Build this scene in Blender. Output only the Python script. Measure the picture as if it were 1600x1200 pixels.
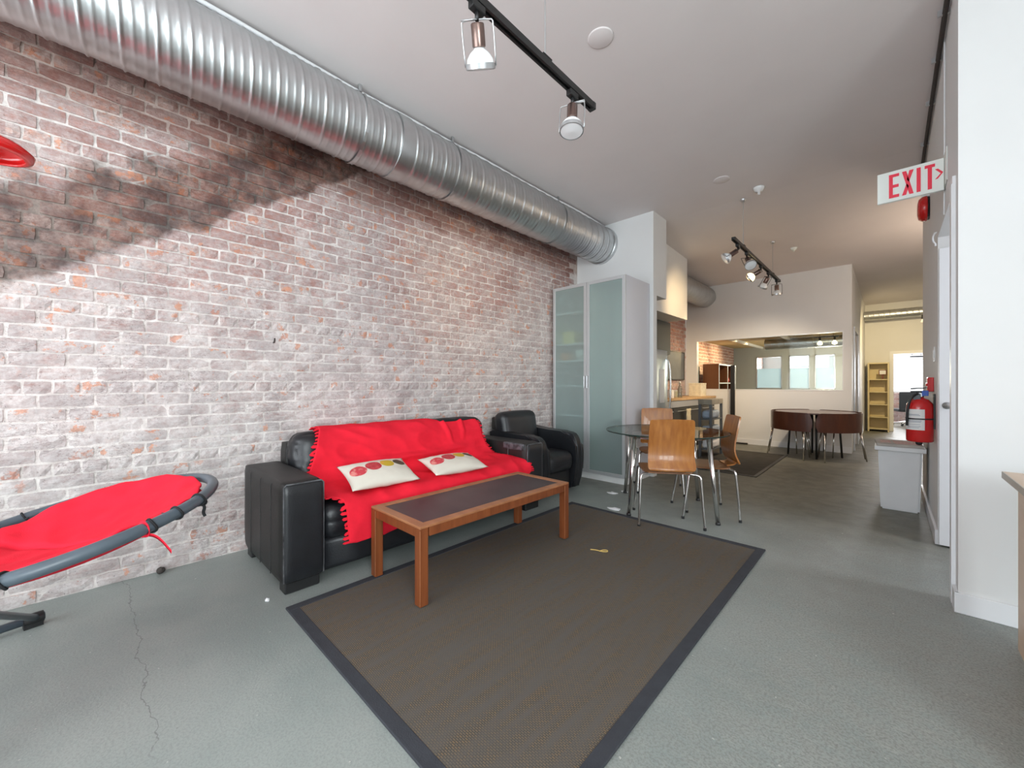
import bpy, bmesh, math, random
from mathutils import Vector, Matrix, noise
random.seed(7)
PI = math.pi
for o in list(bpy.data.objects): bpy.data.objects.remove(o, do_unlink=True)
SC = bpy.context.scene
COL = SC.collection

# ------------------------------------------------------------------ camera, world, light, exposure
cam = bpy.data.cameras.new('camera'); cam.sensor_fit = 'HORIZONTAL'; cam.sensor_width = 36; cam.lens = 620/1600*36
cam.clip_start = .02
co = bpy.data.objects.new('camera', cam); COL.objects.link(co)
co.location = (0, 0, 1.134); co.rotation_euler = (PI/2, 0, math.atan(590/620))
SC.camera = co
SC.view_settings.view_transform = 'Standard'
SC.view_settings.look = 'None'
SC.view_settings.gamma = 1
SC.view_settings.use_curve_mapping = False
SC.view_settings.exposure = 0.72
w = bpy.data.worlds.new('world'); SC.world = w; w.use_nodes = True
w.node_tree.nodes['Background'].inputs[0].default_value = (.78, .88, 1, 1)
w.node_tree.nodes['Background'].inputs[1].default_value = 1.5

def area(name, loc, rot, sx, sy, power, color):
    l = bpy.data.lights.new(name, 'AREA'); l.shape = 'RECTANGLE'; l.size = sx; l.size_y = sy
    l.energy = power; l.color = color
    o = bpy.data.objects.new(name, l); COL.objects.link(o); o.location = loc; o.rotation_euler = rot
    return o
def spot(name, loc, target, power, color, ang=60, blend=.6, size=.04):
    l = bpy.data.lights.new(name, 'SPOT'); l.energy = power; l.color = color
    l.spot_size = math.radians(ang); l.spot_blend = blend; l.shadow_soft_size = size
    o = bpy.data.objects.new(name, l); COL.objects.link(o); o.location = loc
    o.rotation_euler = (Vector(target)-Vector(loc)).to_track_quat('-Z', 'Y').to_euler()
    return o
DAY = (.95, .965, 1.0); WARM = (1.0, .70, .36); SOFTW = (1.0, .82, .60)
# unseen shop-front windows, assumed behind the camera
area('daylight_front_left', (-1.7, -2.66, 1.75), (PI/2+.42, 0, 0), 2.7, 2.4, 70, DAY)
area('daylight_front_right', (1.25, -2.66, 1.75), (PI/2, 0, 0), 2.3, 2.4, 5, DAY)
area('added_side_light', (2.66, -1.3, 1.75), (0, PI/2, 0), 2.4, 2.0, 165, DAY)  # added fill through an unseen side window, brightens the brick wall
# windows of the far office and of the room behind the glazed partition
area('daylight_far_office', (.9, 16.35, 1.45), (-PI/2, 0, 0), 1.8, 1.1, 75, DAY)
area('daylight_far_room', (-1.75, 15.4, 1.7), (-PI/2, 0, 0), 2.2, 1.3, 80, DAY)
# warm and fill lights; only the soffit spot stands at a lit bulb
spot('bulb_light_brick', (-1.26, 1.80, 2.45), (-3.19, 3.0, 2.1), 26, WARM, 70, 1)
spot('bulb_light_soffit', (-1.42, 6.0, 2.46), (-2.4, 6.25, 2.35), 30, WARM, 75, 1)
spot('bulb_light_kitchen', (-1.35, 6.35, 2.32), (-2.9, 7.6, .9), 70, WARM, 90, .9)
spot('bulb_light_table', (-1.22, 7.0, 2.36), (-2.0, 8.5, .2), 66, SOFTW, 120, 1)
pl = bpy.data.lights.new('added_bay_light', 'POINT'); pl.energy = 20; pl.color = (1, .80, .62); pl.shadow_soft_size = .2  # added warm light in the hidden bay, brightens the back
po = bpy.data.objects.new('added_bay_light', pl); COL.objects.link(po); po.location = (.95, 6.9, 2.35)
area('added_side_room_light', (2.66, 3.6, 1.6), (0, PI/2, 0), 1.6, .7, 22, DAY)  # added to brighten the open door leaf and side room
rl_ = bpy.data.lights.new('added_back_room_light', 'POINT'); rl_.energy = 26; rl_.color = (1, .86, .66); rl_.shadow_soft_size = .12  # added point light without a lamp, lifts the dim back room
ro_ = bpy.data.objects.new('added_back_room_light', rl_); COL.objects.link(ro_); ro_.location = (-1.0, 10.9, 1.3)
spot('bulb_light_room', (-2.2, 10.4, 2.0), (-3.07, 10.3, 1.5), 45, WARM, 110, .9)
spot('bulb_light_room_b', (-2.3, 9.6, 2.0), (-3.07, 9.2, 1.5), 45, WARM, 110, .9)
spot('bulb_light_corridor', (.35, 10.6, 2.6), (-.2, 13.0, 1.2), 95, (1, .78, .42), 110, .9)

# ------------------------------------------------------------------ materials
def N(nt, t, loc=None, **k):
    n = nt.nodes.new(t)
    for a, b in k.items(): setattr(n, a, b)
    return n
def mat(name, c, rough=.5, metal=0, var=0, vscale=6, bump=0, bscale=60, coat=0, emit=0, stretch=None, c2=None, spec=None):
    m = bpy.data.materials.new(name); m.use_nodes = True; nt = m.node_tree
    p = nt.nodes['Principled BSDF']; L = nt.links
    p.inputs['Base Color'].default_value = (*c, 1); p.inputs['Roughness'].default_value = rough
    p.inputs['Metallic'].default_value = metal; p.inputs['Coat Weight'].default_value = coat
    if spec is not None: p.inputs['Specular IOR Level'].default_value = spec
    if emit: p.inputs['Emission Color'].default_value = (*c, 1); p.inputs['Emission Strength'].default_value = emit
    tc = N(nt, 'ShaderNodeTexCoord'); src = tc.outputs['Object']
    if stretch:
        mp = N(nt, 'ShaderNodeMapping'); mp.inputs['Scale'].default_value = stretch
        L.new(src, mp.inputs[0]); src = mp.outputs[0]
    if var or c2:
        n = N(nt, 'ShaderNodeTexNoise'); n.inputs['Scale'].default_value = vscale; n.inputs['Detail'].default_value = 5
        L.new(src, n.inputs['Vector'])
        r = N(nt, 'ShaderNodeValToRGB'); r.color_ramp.elements[0].position = .3; r.color_ramp.elements[1].position = .7
        a = tuple(x*(1-var) for x in c); b = c2 if c2 else tuple(min(1, x*(1+var)) for x in c)
        r.color_ramp.elements[0].color = (*a, 1); r.color_ramp.elements[1].color = (*b, 1)
        L.new(n.outputs[0], r.inputs[0]); L.new(r.outputs[0], p.inputs['Base Color'])
    if bump:
        n = N(nt, 'ShaderNodeTexNoise'); n.inputs['Scale'].default_value = bscale; n.inputs['Detail'].default_value = 4
        L.new(src, n.inputs['Vector'])
        b = N(nt, 'ShaderNodeBump'); b.inputs['Strength'].default_value = bump; b.inputs['Distance'].default_value = .01
        L.new(n.outputs[0], b.inputs['Height']); L.new(b.outputs[0], p.inputs['Normal'])
    return m
def wood(name, c, c2, scale=18, stretch=(1, 1, .08), rough=.4, coat=0):
    return mat(name, c, rough, c2=c2, vscale=scale, stretch=stretch, bump=.05, bscale=80, coat=coat)

M = {}
M['wall'] = mat('white_wall_paint', (.75, .75, .745), .6, var=.02, vscale=2, bump=.02, bscale=150)
M['ceiling'] = mat('ceiling_paint', (.78, .73, .72), .8, var=.02, vscale=2)
M['trim'] = mat('white_trim_gloss', (.82, .83, .85), .35)
M['white_plastic'] = mat('white_plastic', (.85, .85, .84), .35)
M['bin'] = mat('bin_plastic', (.78, .79, .80), .4, var=.03, vscale=5, bump=.02, bscale=30)
M['leather'] = mat('black_leather', (.012, .013, .016), .38, var=.25, vscale=9, bump=.12, bscale=160, spec=.55)
M['leather_matte'] = mat('black_leather_matte', (.014, .0135, .013), .5, var=.2, vscale=6, bump=.15, bscale=120)
M['worn'] = mat('worn_leather', (.16, .16, .18), .6, c2=(.015, .015, .017), vscale=22, bump=.3, bscale=90)
M['seam'] = mat('cracked_seam', (.16, .165, .175), .7, c2=(.012, .012, .014), vscale=16)
M['red'] = mat('red_fleece', (.86, .022, .045), .92, var=.05, vscale=14, bump=.25, bscale=260, spec=.1)
M['red_cotton'] = mat('red_cotton', (.84, .020, .045), .85, var=.06, vscale=8, bump=.12, bscale=300, spec=.15)
M['table_wood'] = wood('teak_edge', (.17, .042, .012), (.27, .078, .024), 30)
M['table_top_wood'] = wood('teak_top', (.33, .13, .055), (.44, .19, .085), stretch=(.3, 1, 1))
M['inset'] = mat('dark_leatherette', (.040, .026, .030), .42, c2=(.07, .052, .055), vscale=5, bump=.1, bscale=200)
M['slate'] = mat('rug_border', (.040, .043, .052), .9, var=.1, vscale=20, bump=.2, bscale=200)
M['galv'] = mat('galvanised_steel', (.60, .62, .63), .37, 1, var=.09, vscale=7)
M['chrome'] = mat('chrome', (.72, .70, .68), .16, 1)
M['brushed'] = mat('brushed_alu', (.60, .61, .62), .35, .85)
M['alu'] = mat('cabinet_silver', (.56, .57, .58), .42, .35)
M['cab_side'] = mat('cabinet_side', (.60, .61, .66), .42, .12)
M['steel'] = mat('stainless_steel', (.55, .60, .62), .3, .9)
M['black'] = mat('black_metal', (.012, .012, .012), .45)
M['black_plastic'] = mat('black_plastic', (.015, .015, .016), .4)
M['tube'] = mat('grey_blue_tube', (.085, .11, .135), .38, var=.12, vscale=10)
M['cord'] = mat('black_cord', (.01, .01, .012), .8)
M['bulb'] = mat('white_bulb', (.92, .94, .95), .2)
M['lit'] = mat('lit_bulb', (1, .80, .42), .3, emit=4)
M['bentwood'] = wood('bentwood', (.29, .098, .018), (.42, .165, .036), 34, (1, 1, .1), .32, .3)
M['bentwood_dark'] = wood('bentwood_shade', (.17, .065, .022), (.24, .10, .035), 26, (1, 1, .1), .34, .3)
M['wenge'] = wood('dark_red_wood', (.065, .018, .009), (.105, .030, .014), 22, (1, 1, .15), .3, .4)
M['brown_box'] = wood('brown_veneer', (.16, .05, .018), (.22, .075, .028), 12)
M['counter'] = wood('counter_wood', (.50, .30, .12), (.58, .37, .17), 14, (.2, 1, 1))
M['grey_wood'] = wood('weathered_wood', (.20, .18, .14), (.32, .29, .23), 12)
M['beech'] = wood('beech', (.62, .44, .30), (.72, .54, .40), 12, (1, .15, 1))
M['beech_edge'] = wood('beech_edge', (.42, .38, .32), (.52, .47, .40), 12, (1, .15, 1))
M['shelf_cream'] = mat('cream_shelf', (.72, .62, .38), .5)
M['dark_cabinet'] = mat('dark_olive_cabinet', (.035, .037, .033), .4)
M['grey_panel'] = mat('grey_panel', (.12, .13, .14), .5, var=.08)
M['fire_red'] = mat('fire_red', (.62, .012, .012), .25, coat=.5)
M['sign_red'] = mat('sign_red', (.86, .03, .07), .4)
M['sign_white'] = mat('sign_white', (.80, .84, .80), .4)
M['paper'] = mat('paper', (.85, .86, .88), .8, bump=.2, bscale=20)
M['blue'] = mat('blue_plastic', (.03, .10, .45), .4)
M['print_red'] = mat('faded_print', (.52, .22, .19), .8, c2=(.66, .56, .52), vscale=60)
M['card'] = mat('cardboard', (.50, .46, .42), .85, var=.1, vscale=9)
M['charcoal'] = mat('charcoal_fabric', (.03, .035, .04), .9)
M['bluegrey'] = mat('pale_blue_fabric', (.35, .42, .52), .85, var=.2, vscale=12)
M['cream'] = mat('cream_fabric', (.72, .66, .50), .85, var=.12, vscale=18)
M['string'] = mat('yellow_string', (.75, .52, .16), .7)
M['grime'] = mat('grime', (.06, .05, .045), .9)
M['orange'] = mat('orange_card', (.75, .30, .12), .6)
M['yellow'] = mat('yellow_card', (.75, .62, .20), .6)
M['blind'] = mat('white_blind', (.9, .92, .94), .7, emit=1.1)
M['sky_glow'] = mat('bright_sky', (.95, .98, 1), .7, emit=1.25)

def glass_mat(name, tint, gloss=.10, rough=.02, diff=0, dcol=(.8, .9, .9), fk=.55):
    m = bpy.data.materials.new(name); m.use_nodes = True; nt = m.node_tree; nt.nodes.clear(); L = nt.links
    o = N(nt, 'ShaderNodeOutputMaterial'); t = N(nt, 'ShaderNodeBsdfTransparent'); t.inputs[0].default_value = (*tint, 1)
    g = N(nt, 'ShaderNodeBsdfGlossy'); g.inputs['Roughness'].default_value = rough
    f = N(nt, 'ShaderNodeLayerWeight'); f.inputs[0].default_value = .35
    mth = N(nt, 'ShaderNodeMath', operation='MULTIPLY_ADD'); mth.inputs[1].default_value = fk; mth.inputs[2].default_value = gloss
    mx = N(nt, 'ShaderNodeMixShader'); L.new(f.outputs['Fresnel'], mth.inputs[0]); L.new(mth.outputs[0], mx.inputs[0])
    L.new(t.outputs[0], mx.inputs[1]); L.new(g.outputs[0], mx.inputs[2]); out = mx
    if diff:
        d = N(nt, 'ShaderNodeBsdfDiffuse'); d.inputs[0].default_value = (*dcol, 1)
        tr = N(nt, 'ShaderNodeBsdfTranslucent'); tr.inputs[0].default_value = (*dcol, 1)
        m1 = N(nt, 'ShaderNodeMixShader'); m1.inputs[0].default_value = .5
        L.new(d.outputs[0], m1.inputs[1]); L.new(tr.outputs[0], m1.inputs[2])
        m2 = N(nt, 'ShaderNodeMixShader'); m2.inputs[0].default_value = diff
        L.new(mx.outputs[0], m2.inputs[1]); L.new(m1.outputs[0], m2.inputs[2]); out = m2
    L.new(out.outputs[0], o.inputs[0]); return m
M['glass'] = glass_mat('clear_glass', (.93, .96, .95), .005, fk=.16)
M['table_glass'] = glass_mat('table_glass', (.74, .80, .78), .10)
M['glass_edge'] = mat('glass_edge', (.01, .03, .025), .15)
M['film'] = glass_mat('frosted_film', (.9, .97, 1), .01, diff=.85, dcol=(.74, .86, .90), fk=.1)
def frosted():
    m = bpy.data.materials.new('frosted_pane'); m.use_nodes = True; nt = m.node_tree; nt.nodes.clear(); L = nt.links
    o = N(nt, 'ShaderNodeOutputMaterial')
    r = N(nt, 'ShaderNodeBsdfRefraction'); r.inputs['IOR'].default_value = 1.12; r.inputs['Roughness'].default_value = .12
    r.inputs[0].default_value = (.80, .90, .88, 1)
    t = N(nt, 'ShaderNodeBsdfTransparent'); t.inputs[0].default_value = (.86, .95, .93, 1)
    d = N(nt, 'ShaderNodeBsdfDiffuse'); d.inputs[0].default_value = (.74, .82, .80, 1)
    tr = N(nt, 'ShaderNodeBsdfTranslucent'); tr.inputs[0].default_value = (.85, .95, .93, 1)
    g = N(nt, 'ShaderNodeBsdfGlossy'); g.inputs['Roughness'].default_value = .25
    b = N(nt, 'ShaderNodeMixShader'); b.inputs[0].default_value = .45; L.new(d.outputs[0], b.inputs[1]); L.new(tr.outputs[0], b.inputs[2])
    c = N(nt, 'ShaderNodeMixShader'); c.inputs[0].default_value = .36; L.new(t.outputs[0], c.inputs[1]); L.new(b.outputs[0], c.inputs[2])
    e = N(nt, 'ShaderNodeMixShader'); e.inputs[0].default_value = .06; L.new(c.outputs[0], e.inputs[1]); L.new(g.outputs[0], e.inputs[2])
    L.new(e.outputs[0], o.inputs[0]); return m
M['frosted'] = frosted()

# brick: reclaimed red brick under rubbed-off whitewash, an old soot-stained stair ghost running up it
def brick_mat(name, wash, mortar=False, stain_and_shade=True, dark=1.0):
    m = bpy.data.materials.new(name); m.use_nodes = True; nt = m.node_tree; L = nt.links
    p = nt.nodes['Principled BSDF']; p.inputs['Roughness'].default_value = .9; p.inputs['Specular IOR Level'].default_value = .15
    geo = N(nt, 'ShaderNodeNewGeometry'); pos = geo.outputs['Position']
    sx = N(nt, 'ShaderNodeSeparateXYZ'); L.new(pos, sx.inputs[0]); Y = sx.outputs['Y']; Z = sx.outputs['Z']
    def mth(op, a, b=None, c=None):
        n = N(nt, 'ShaderNodeMath', operation=op)
        for i, v in enumerate((a, b, c)):
            if v is None: continue
            if isinstance(v, (int, float)): n.inputs[i].default_value = v
            else: L.new(v, n.inputs[i])
        return n.outputs[0]
    def noi(scale, detail=4, rough=.55, vec=pos):
        n = N(nt, 'ShaderNodeTexNoise'); n.inputs['Scale'].default_value = scale; n.inputs['Detail'].default_value = detail
        n.inputs['Roughness'].default_value = rough; L.new(vec, n.inputs['Vector']); return n.outputs[0]
    def ramp(v, a, b):
        n = N(nt, 'ShaderNodeMapRange'); n.interpolation_type = 'SMOOTHSTEP'
        n.inputs['From Min'].default_value = a; n.inputs['From Max'].default_value = b; L.new(v, n.inputs['Value']); return n.outputs[0]
    def mix(f, a, b):
        n = N(nt, 'ShaderNodeMix'); n.data_type = 'RGBA'
        if isinstance(f, (int, float)): n.inputs[0].default_value = f
        else: L.new(f, n.inputs[0])
        for i, v in ((6, a), (7, b)):
            if isinstance(v, tuple): n.inputs[i].default_value = (*v, 1)
            else: L.new(v, n.inputs[i])
        return n.outputs[2]
    # tone per brick from its course and place in the course
    row = mth('FLOOR', mth('DIVIDE', Z, .072))
    odd = mth('MODULO', row, 2)
    colm = mth('FLOOR', mth('DIVIDE', mth('ADD', mth('MULTIPLY_ADD', odd, .1025, 10.25), Y), .205))
    cx = N(nt, 'ShaderNodeCombineXYZ'); L.new(row, cx.inputs[0]); L.new(colm, cx.inputs[1])
    wn = N(nt, 'ShaderNodeTexWhiteNoise'); L.new(cx.outputs[0], wn.inputs[0]); rnd = wn.outputs[0]
    cr = N(nt, 'ShaderNodeValToRGB'); L.new(rnd, cr.inputs[0]); e = cr.color_ramp.elements
    e[0].color = (.36, .19, .16, 1); e[1].color = (.56, .24, .14, 1); e[1].position = 1
    for q, c in ((.3, (.47, .23, .19)), (.55, (.42, .27, .25)), (.8, (.50, .25, .19))):
        x = e.new(q); x.color = (*c, 1)
    base = mix(ramp(noi(30), .35, .7), cr.outputs[0], (.40, .27, .25))
    # rubbed whitewash
    big = noi(.9, 2); mid = noi(9, 5, .65); fine = noi(55, 5, .7)
    mp = N(nt, 'ShaderNodeMapping'); mp.inputs['Scale'].default_value = (1, 1, 3.2); L.new(pos, mp.inputs[0])
    streak = noi(16, 5, .7, mp.outputs[0])
    low = ramp(Z, 2.7, .9)                                  # more wash low on the wall
    s = mth('ADD', mth('MULTIPLY', mid, .55), mth('MULTIPLY', streak, .75))
    s = mth('ADD', s, mth('MULTIPLY', fine, .60))
    s = mth('ADD', s, mth('MULTIPLY', rnd, .15))
    s = mth('ADD', s, mth('MULTIPLY', big, .55))
    s = mth('ADD', s, mth('MULTIPLY', low, .34))
    f = mth('MULTIPLY', ramp(s, 1.04-wash, 1.70-wash), .90)
    wash_c = mix(ramp(noi(6), .3, .7), (.50, .47, .465), (.74, .71, .695))
    if mortar:
        wash_c = mix(ramp(noi(12), .3, .7), (.66, .62, .59), (.84, .80, .77)); f = .97
    col = mix(f, base, wash_c)
    if not mortar:
        chip = mth('MULTIPLY', ramp(noi(10, 6, .68), .565, .61), ramp(rnd, .30, .55))
        col = mix(mth('MULTIPLY', chip, .72), col, mix(ramp(noi(5), .4, .6), (.50, .21, .145), (.68, .30, .17)))
    vein = mth('SUBTRACT', 1, ramp(mth('ABSOLUTE', mth('SUBTRACT', noi(11, 6, .7, mp.outputs[0]), .5)), .0, .022))
    col = mix(mth('MULTIPLY', mth('MULTIPLY', vein, ramp(noi(4, 2), .48, .62)), .6), col, (.16, .12, .12))
    mott = ramp(noi(42, 6, .8), .40, .62)
    col = mix(mth('MULTIPLY', mott, .34 if not mortar else .2), col, (.30, .20, .19))
    pits = ramp(noi(85, 3, .6), .64, .70)
    col = mix(mth('MULTIPLY', pits, .55), col, (.12, .10, .10))
    if stain_and_shade:
        if mortar: pass
        # band between two rising lines, Z = 1.83 + .685*Y below and about half a metre above
        wob = mth('MULTIPLY_ADD', noi(5, 5, .6), .22, -.11)
        h = mth('ADD', mth('SUBTRACT', Z, mth('MULTIPLY_ADD', Y, .685, 1.83)), wob)
        lowe = ramp(h, -.03, .03); upe = ramp(mth('ADD', h, mth('MULTIPLY', wob, 1.5)), .58, .40)
        band = mth('MULTIPLY', mth('MULTIPLY', lowe, upe), 1)
        band = mth('MULTIPLY', band, ramp(Y, 2.2, 1.5))
        def mul(f_, a_, c_):
            n_ = N(nt, 'ShaderNodeMix'); n_.data_type = 'RGBA'; n_.blend_type = 'MULTIPLY'; L.new(f_, n_.inputs[0]); L.new(a_, n_.inputs[6])
            if isinstance(c_, tuple): n_.inputs[7].default_value = (*c_, 1)
            else: L.new(c_, n_.inputs[7])
            return n_.outputs[2]
        col = mul(band, col, mix(ramp(noi(6, 5, .65), .35, .65), (.20, .185, .18) if mortar else (.27, .25, .245), (.40, .35, .32) if mortar else (.60, .51, .465)))
        top = mth('MULTIPLY', ramp(mth('ADD', Z, wob), 2.58, 2.72), .75)  # redder top courses, with the duct's shade painted into the brick colour
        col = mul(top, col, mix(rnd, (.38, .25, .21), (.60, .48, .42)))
    if dark != 1.0:
        col = mix(1-dark, col, (.10, .05, .035))
    L.new(col, p.inputs['Base Color'])
    b = N(nt, 'ShaderNodeBump'); b.inputs['Strength'].default_value = .55; b.inputs['Distance'].default_value = .006
    L.new(mth('ADD', noi(38, 5, .65), mth('MULTIPLY', streak, .6)), b.inputs['Height']); L.new(b.outputs[0], p.inputs['Normal'])
    return m
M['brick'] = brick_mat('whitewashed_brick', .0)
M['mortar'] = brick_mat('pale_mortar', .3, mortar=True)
M['brick_red'] = brick_mat('bare_brick', -.25, stain_and_shade=False)
M['mortar_red'] = brick_mat('grey_mortar', -.4, mortar=True, stain_and_shade=False, dark=.6)

def floor_mat():
    m = bpy.data.materials.new('painted_concrete'); m.use_nodes = True; nt = m.node_tree; L = nt.links
    p = nt.nodes['Principled BSDF']
    geo = N(nt, 'ShaderNodeNewGeometry'); pos = geo.outputs['Position']
    def noi(scale, detail=5, rough=.6, sc=None, dist=0):
        n = N(nt, 'ShaderNodeTexNoise'); n.inputs['Scale'].default_value = scale; n.inputs['Detail'].default_value = detail
        n.inputs['Roughness'].default_value = rough; n.inputs['Distortion'].default_value = dist
        v = pos
        if sc:
            mp = N(nt, 'ShaderNodeMapping'); mp.inputs['Scale'].default_value = sc; mp.inputs['Rotation'].default_value = (0, 0, .5)
            L.new(pos, mp.inputs[0]); v = mp.outputs[0]
        L.new(v, n.inputs['Vector']); return n.outputs[0]
    def ramp(v, a, b):
        n = N(nt, 'ShaderNodeMapRange'); n.interpolation_type = 'SMOOTHSTEP'
        n.inputs['From Min'].default_value = a; n.inputs['From Max'].default_value = b; L.new(v, n.inputs['Value']); return n.outputs[0]
    def mth(op, a, b):
        n = N(nt, 'ShaderNodeMath', operation=op)
        for i, v in enumerate((a, b)):
            if isinstance(v, (int, float)): n.inputs[i].default_value = v
            else: L.new(v, n.inputs[i])
        return n.outputs[0]
    def mix(f, a, b):
        n = N(nt, 'ShaderNodeMix'); n.data_type = 'RGBA'
        if isinstance(f, (int, float)): n.inputs[0].default_value = f
        else: L.new(f, n.inputs[0])
        for i, v in ((6, a), (7, b)):
            if isinstance(v, tuple): n.inputs[i].default_value = (*v, 1)
            else: L.new(v, n.inputs[i])
        return n.outputs[2]
    sx = N(nt, 'ShaderNodeSeparateXYZ'); L.new(pos, sx.inputs[0]); X = sx.outputs[0]; Y = sx.outputs[1]
    c = mix(ramp(noi(1.3), .35, .65), (.275, .315, .30), (.345, .375, .355))
    wornz = mth('MULTIPLY', ramp(mth('ADD', X, mth('MULTIPLY', noi(1.1), .9)), -.55, .25), 1)   # traffic path along the right
    worn = mth('MULTIPLY', wornz, ramp(noi(9, 9, .85), .38, .58))
    c = mix(mth('MULTIPLY', worn, .8), c, (.33, .34, .315))
    scuff = mth('MULTIPLY', ramp(noi(16, 8, .85, (1, 2.2, 1), 1.2), .53, .60), wornz)
    c = mix(mth('MULTIPLY', scuff, .45), c, (.42, .43, .40))
    grain = noi(120, 3, .7)
    c = mix(mth('MULTIPLY', ramp(grain, .45, .60), mth('ADD', mth('MULTIPLY', wornz, .30), .25)), c, (.17, .18, .16))
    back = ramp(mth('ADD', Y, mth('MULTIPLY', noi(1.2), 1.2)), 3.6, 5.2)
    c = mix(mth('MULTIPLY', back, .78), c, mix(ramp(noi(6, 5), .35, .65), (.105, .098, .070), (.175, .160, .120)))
    spk = ramp(noi(48, 2, .5), .745, .755)
    c = mix(mth('MULTIPLY', spk, .8), c, (.62, .62, .58))
    chips = ramp(noi(19, 4, .6), .71, .73)
    c = mix(mth('MULTIPLY', chips, .5), c, (.13, .12, .11))
    # hairline crack running out from the brick wall
    wob = noi(6, 4, .6)
    dx = mth('ABSOLUTE', mth('SUBTRACT', Y, mth('ADD', mth('MULTIPLY', wob, .12), .07)), 0)
    cr = mth('MULTIPLY', ramp(dx, .0025, .0008), ramp(X, -1.55, -1.75))
    c = mix(mth('MULTIPLY', cr, .5), c, (.07, .07, .065))
    L.new(c, p.inputs['Base Color'])
    rr = N(nt, 'ShaderNodeMapRange'); rr.inputs['To Min'].default_value = .34; rr.inputs['To Max'].default_value = .6
    L.new(noi(9), rr.inputs['Value']); L.new(rr.outputs[0], p.inputs['Roughness'])
    b = N(nt, 'ShaderNodeBump'); b.inputs['Strength'].default_value = .25; b.inputs['Distance'].default_value = .004
    L.new(mth('ADD', grain, worn), b.inputs['Height']); L.new(b.outputs[0], p.inputs['Normal'])
    return m
M['floor'] = floor_mat()

def rug_mat():
    m = bpy.data.materials.new('woven_sisal'); m.use_nodes = True; nt = m.node_tree; L = nt.links
    p = nt.nodes['Principled BSDF']; p.inputs['Roughness'].default_value = .9; p.inputs['Specular IOR Level'].default_value = .2
    tc = N(nt, 'ShaderNodeTexCoord')
    bk = N(nt, 'ShaderNodeTexBrick'); bk.inputs['Scale'].default_value = 1; bk.inputs['Brick Width'].default_value = .014
    bk.inputs['Row Height'].default_value = .007; bk.inputs['Mortar Size'].default_value = .0012
    bk.inputs['Color1'].default_value = (.21, .145, .085, 1); bk.inputs['Color2'].default_value = (.15, .125, .095, 1)
    bk.inputs['Mortar'].default_value = (.06, .06, .06, 1); L.new(tc.outputs['Object'], bk.inputs['Vector'])
    a = N(nt, 'ShaderNodeTexNoise'); a.inputs['Scale'].default_value = 5; a.inputs['Detail'].default_value = 5
    mp = N(nt, 'ShaderNodeMapping'); mp.inputs['Scale'].default_value = (5, .6, 1); L.new(tc.outputs['Object'], mp.inputs[0]); L.new(mp.outputs[0], a.inputs['Vector'])
    mx = N(nt, 'ShaderNodeMix'); mx.data_type = 'RGBA'; mx.inputs[7].default_value = (.118, .108, .098, 1)
    r = N(nt, 'ShaderNodeMapRange'); r.inputs['From Min'].default_value = .35; r.inputs['From Max'].default_value = .65; r.inputs['To Max'].default_value = .85
    L.new(a.outputs[0], r.inputs[0]); L.new(r.outputs[0], mx.inputs[0]); L.new(bk.outputs[0], mx.inputs[6]); L.new(mx.outputs[2], p.inputs['Base Color'])
    b = N(nt, 'ShaderNodeBump'); b.inputs['Strength'].default_value = .5; b.inputs['Distance'].default_value = .002
    L.new(bk.outputs['Fac'], b.inputs['Height']); b.invert = True; L.new(b.outputs[0], p.inputs['Normal'])
    return m
M['rug'] = rug_mat()

# cushion cover: cream cloth printed with a row of four round dots
def dots_mat():
    m = mat('dotted_cushion_cloth', (.74, .69, .60), .55, bump=.15, bscale=40); nt = m.node_tree; L = nt.links
    p = nt.nodes['Principled BSDF']; tc = N(nt, 'ShaderNodeTexCoord')
    sx = N(nt, 'ShaderNodeSeparateXYZ'); L.new(tc.outputs['Object'], sx.inputs[0])
    cx = N(nt, 'ShaderNodeCombineXYZ'); L.new(sx.outputs[0], cx.inputs[0]); L.new(sx.outputs[1], cx.inputs[1])
    noise_t = N(nt, 'ShaderNodeTexNoise'); noise_t.inputs['Scale'].default_value = 30; L.new(tc.outputs['Object'], noise_t.inputs[0])
    prev = None
    for (x, y, r, c, c2) in ((-.145, .000, .052, (.62, .05, .07), (.75, .25, .22)), (-.040, .020, .052, (.50, .03, .045), (.62, .07, .08)),
                             (.060, .034, .047, (.62, .42, .02), (.75, .36, .05)), (.152, .044, .043, (.055, .05, .03), (.09, .075, .04))):
        d = N(nt, 'ShaderNodeVectorMath', operation='DISTANCE'); L.new(cx.outputs[0], d.inputs[0]); d.inputs[1].default_value = (x, y, 0)
        f = N(nt, 'ShaderNodeMapRange'); f.inputs['From Min'].default_value = r+.001; f.inputs['From Max'].default_value = r-.001
        L.new(d.outputs['Value'], f.inputs[0])
        k = N(nt, 'ShaderNodeMix'); k.data_type = 'RGBA'; k.inputs[6].default_value = (*c, 1); k.inputs[7].default_value = (*c2, 1)
        fr = N(nt, 'ShaderNodeMapRange'); fr.inputs['From Min'].default_value = .45; fr.inputs['From Max'].default_value = .6
        L.new(noise_t.outputs[0], fr.inputs[0]); L.new(fr.outputs[0], k.inputs[0])
        mx = N(nt, 'ShaderNodeMix'); mx.data_type = 'RGBA'; L.new(f.outputs[0], mx.inputs[0]); L.new(k.outputs[2], mx.inputs[7])
        if prev: L.new(prev, mx.inputs[6])
        else: mx.inputs[6].default_value = (.74, .69, .60, 1)
        prev = mx.outputs[2]
    L.new(prev, p.inputs['Base Color']); return m
M['dots'] = dots_mat()

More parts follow.
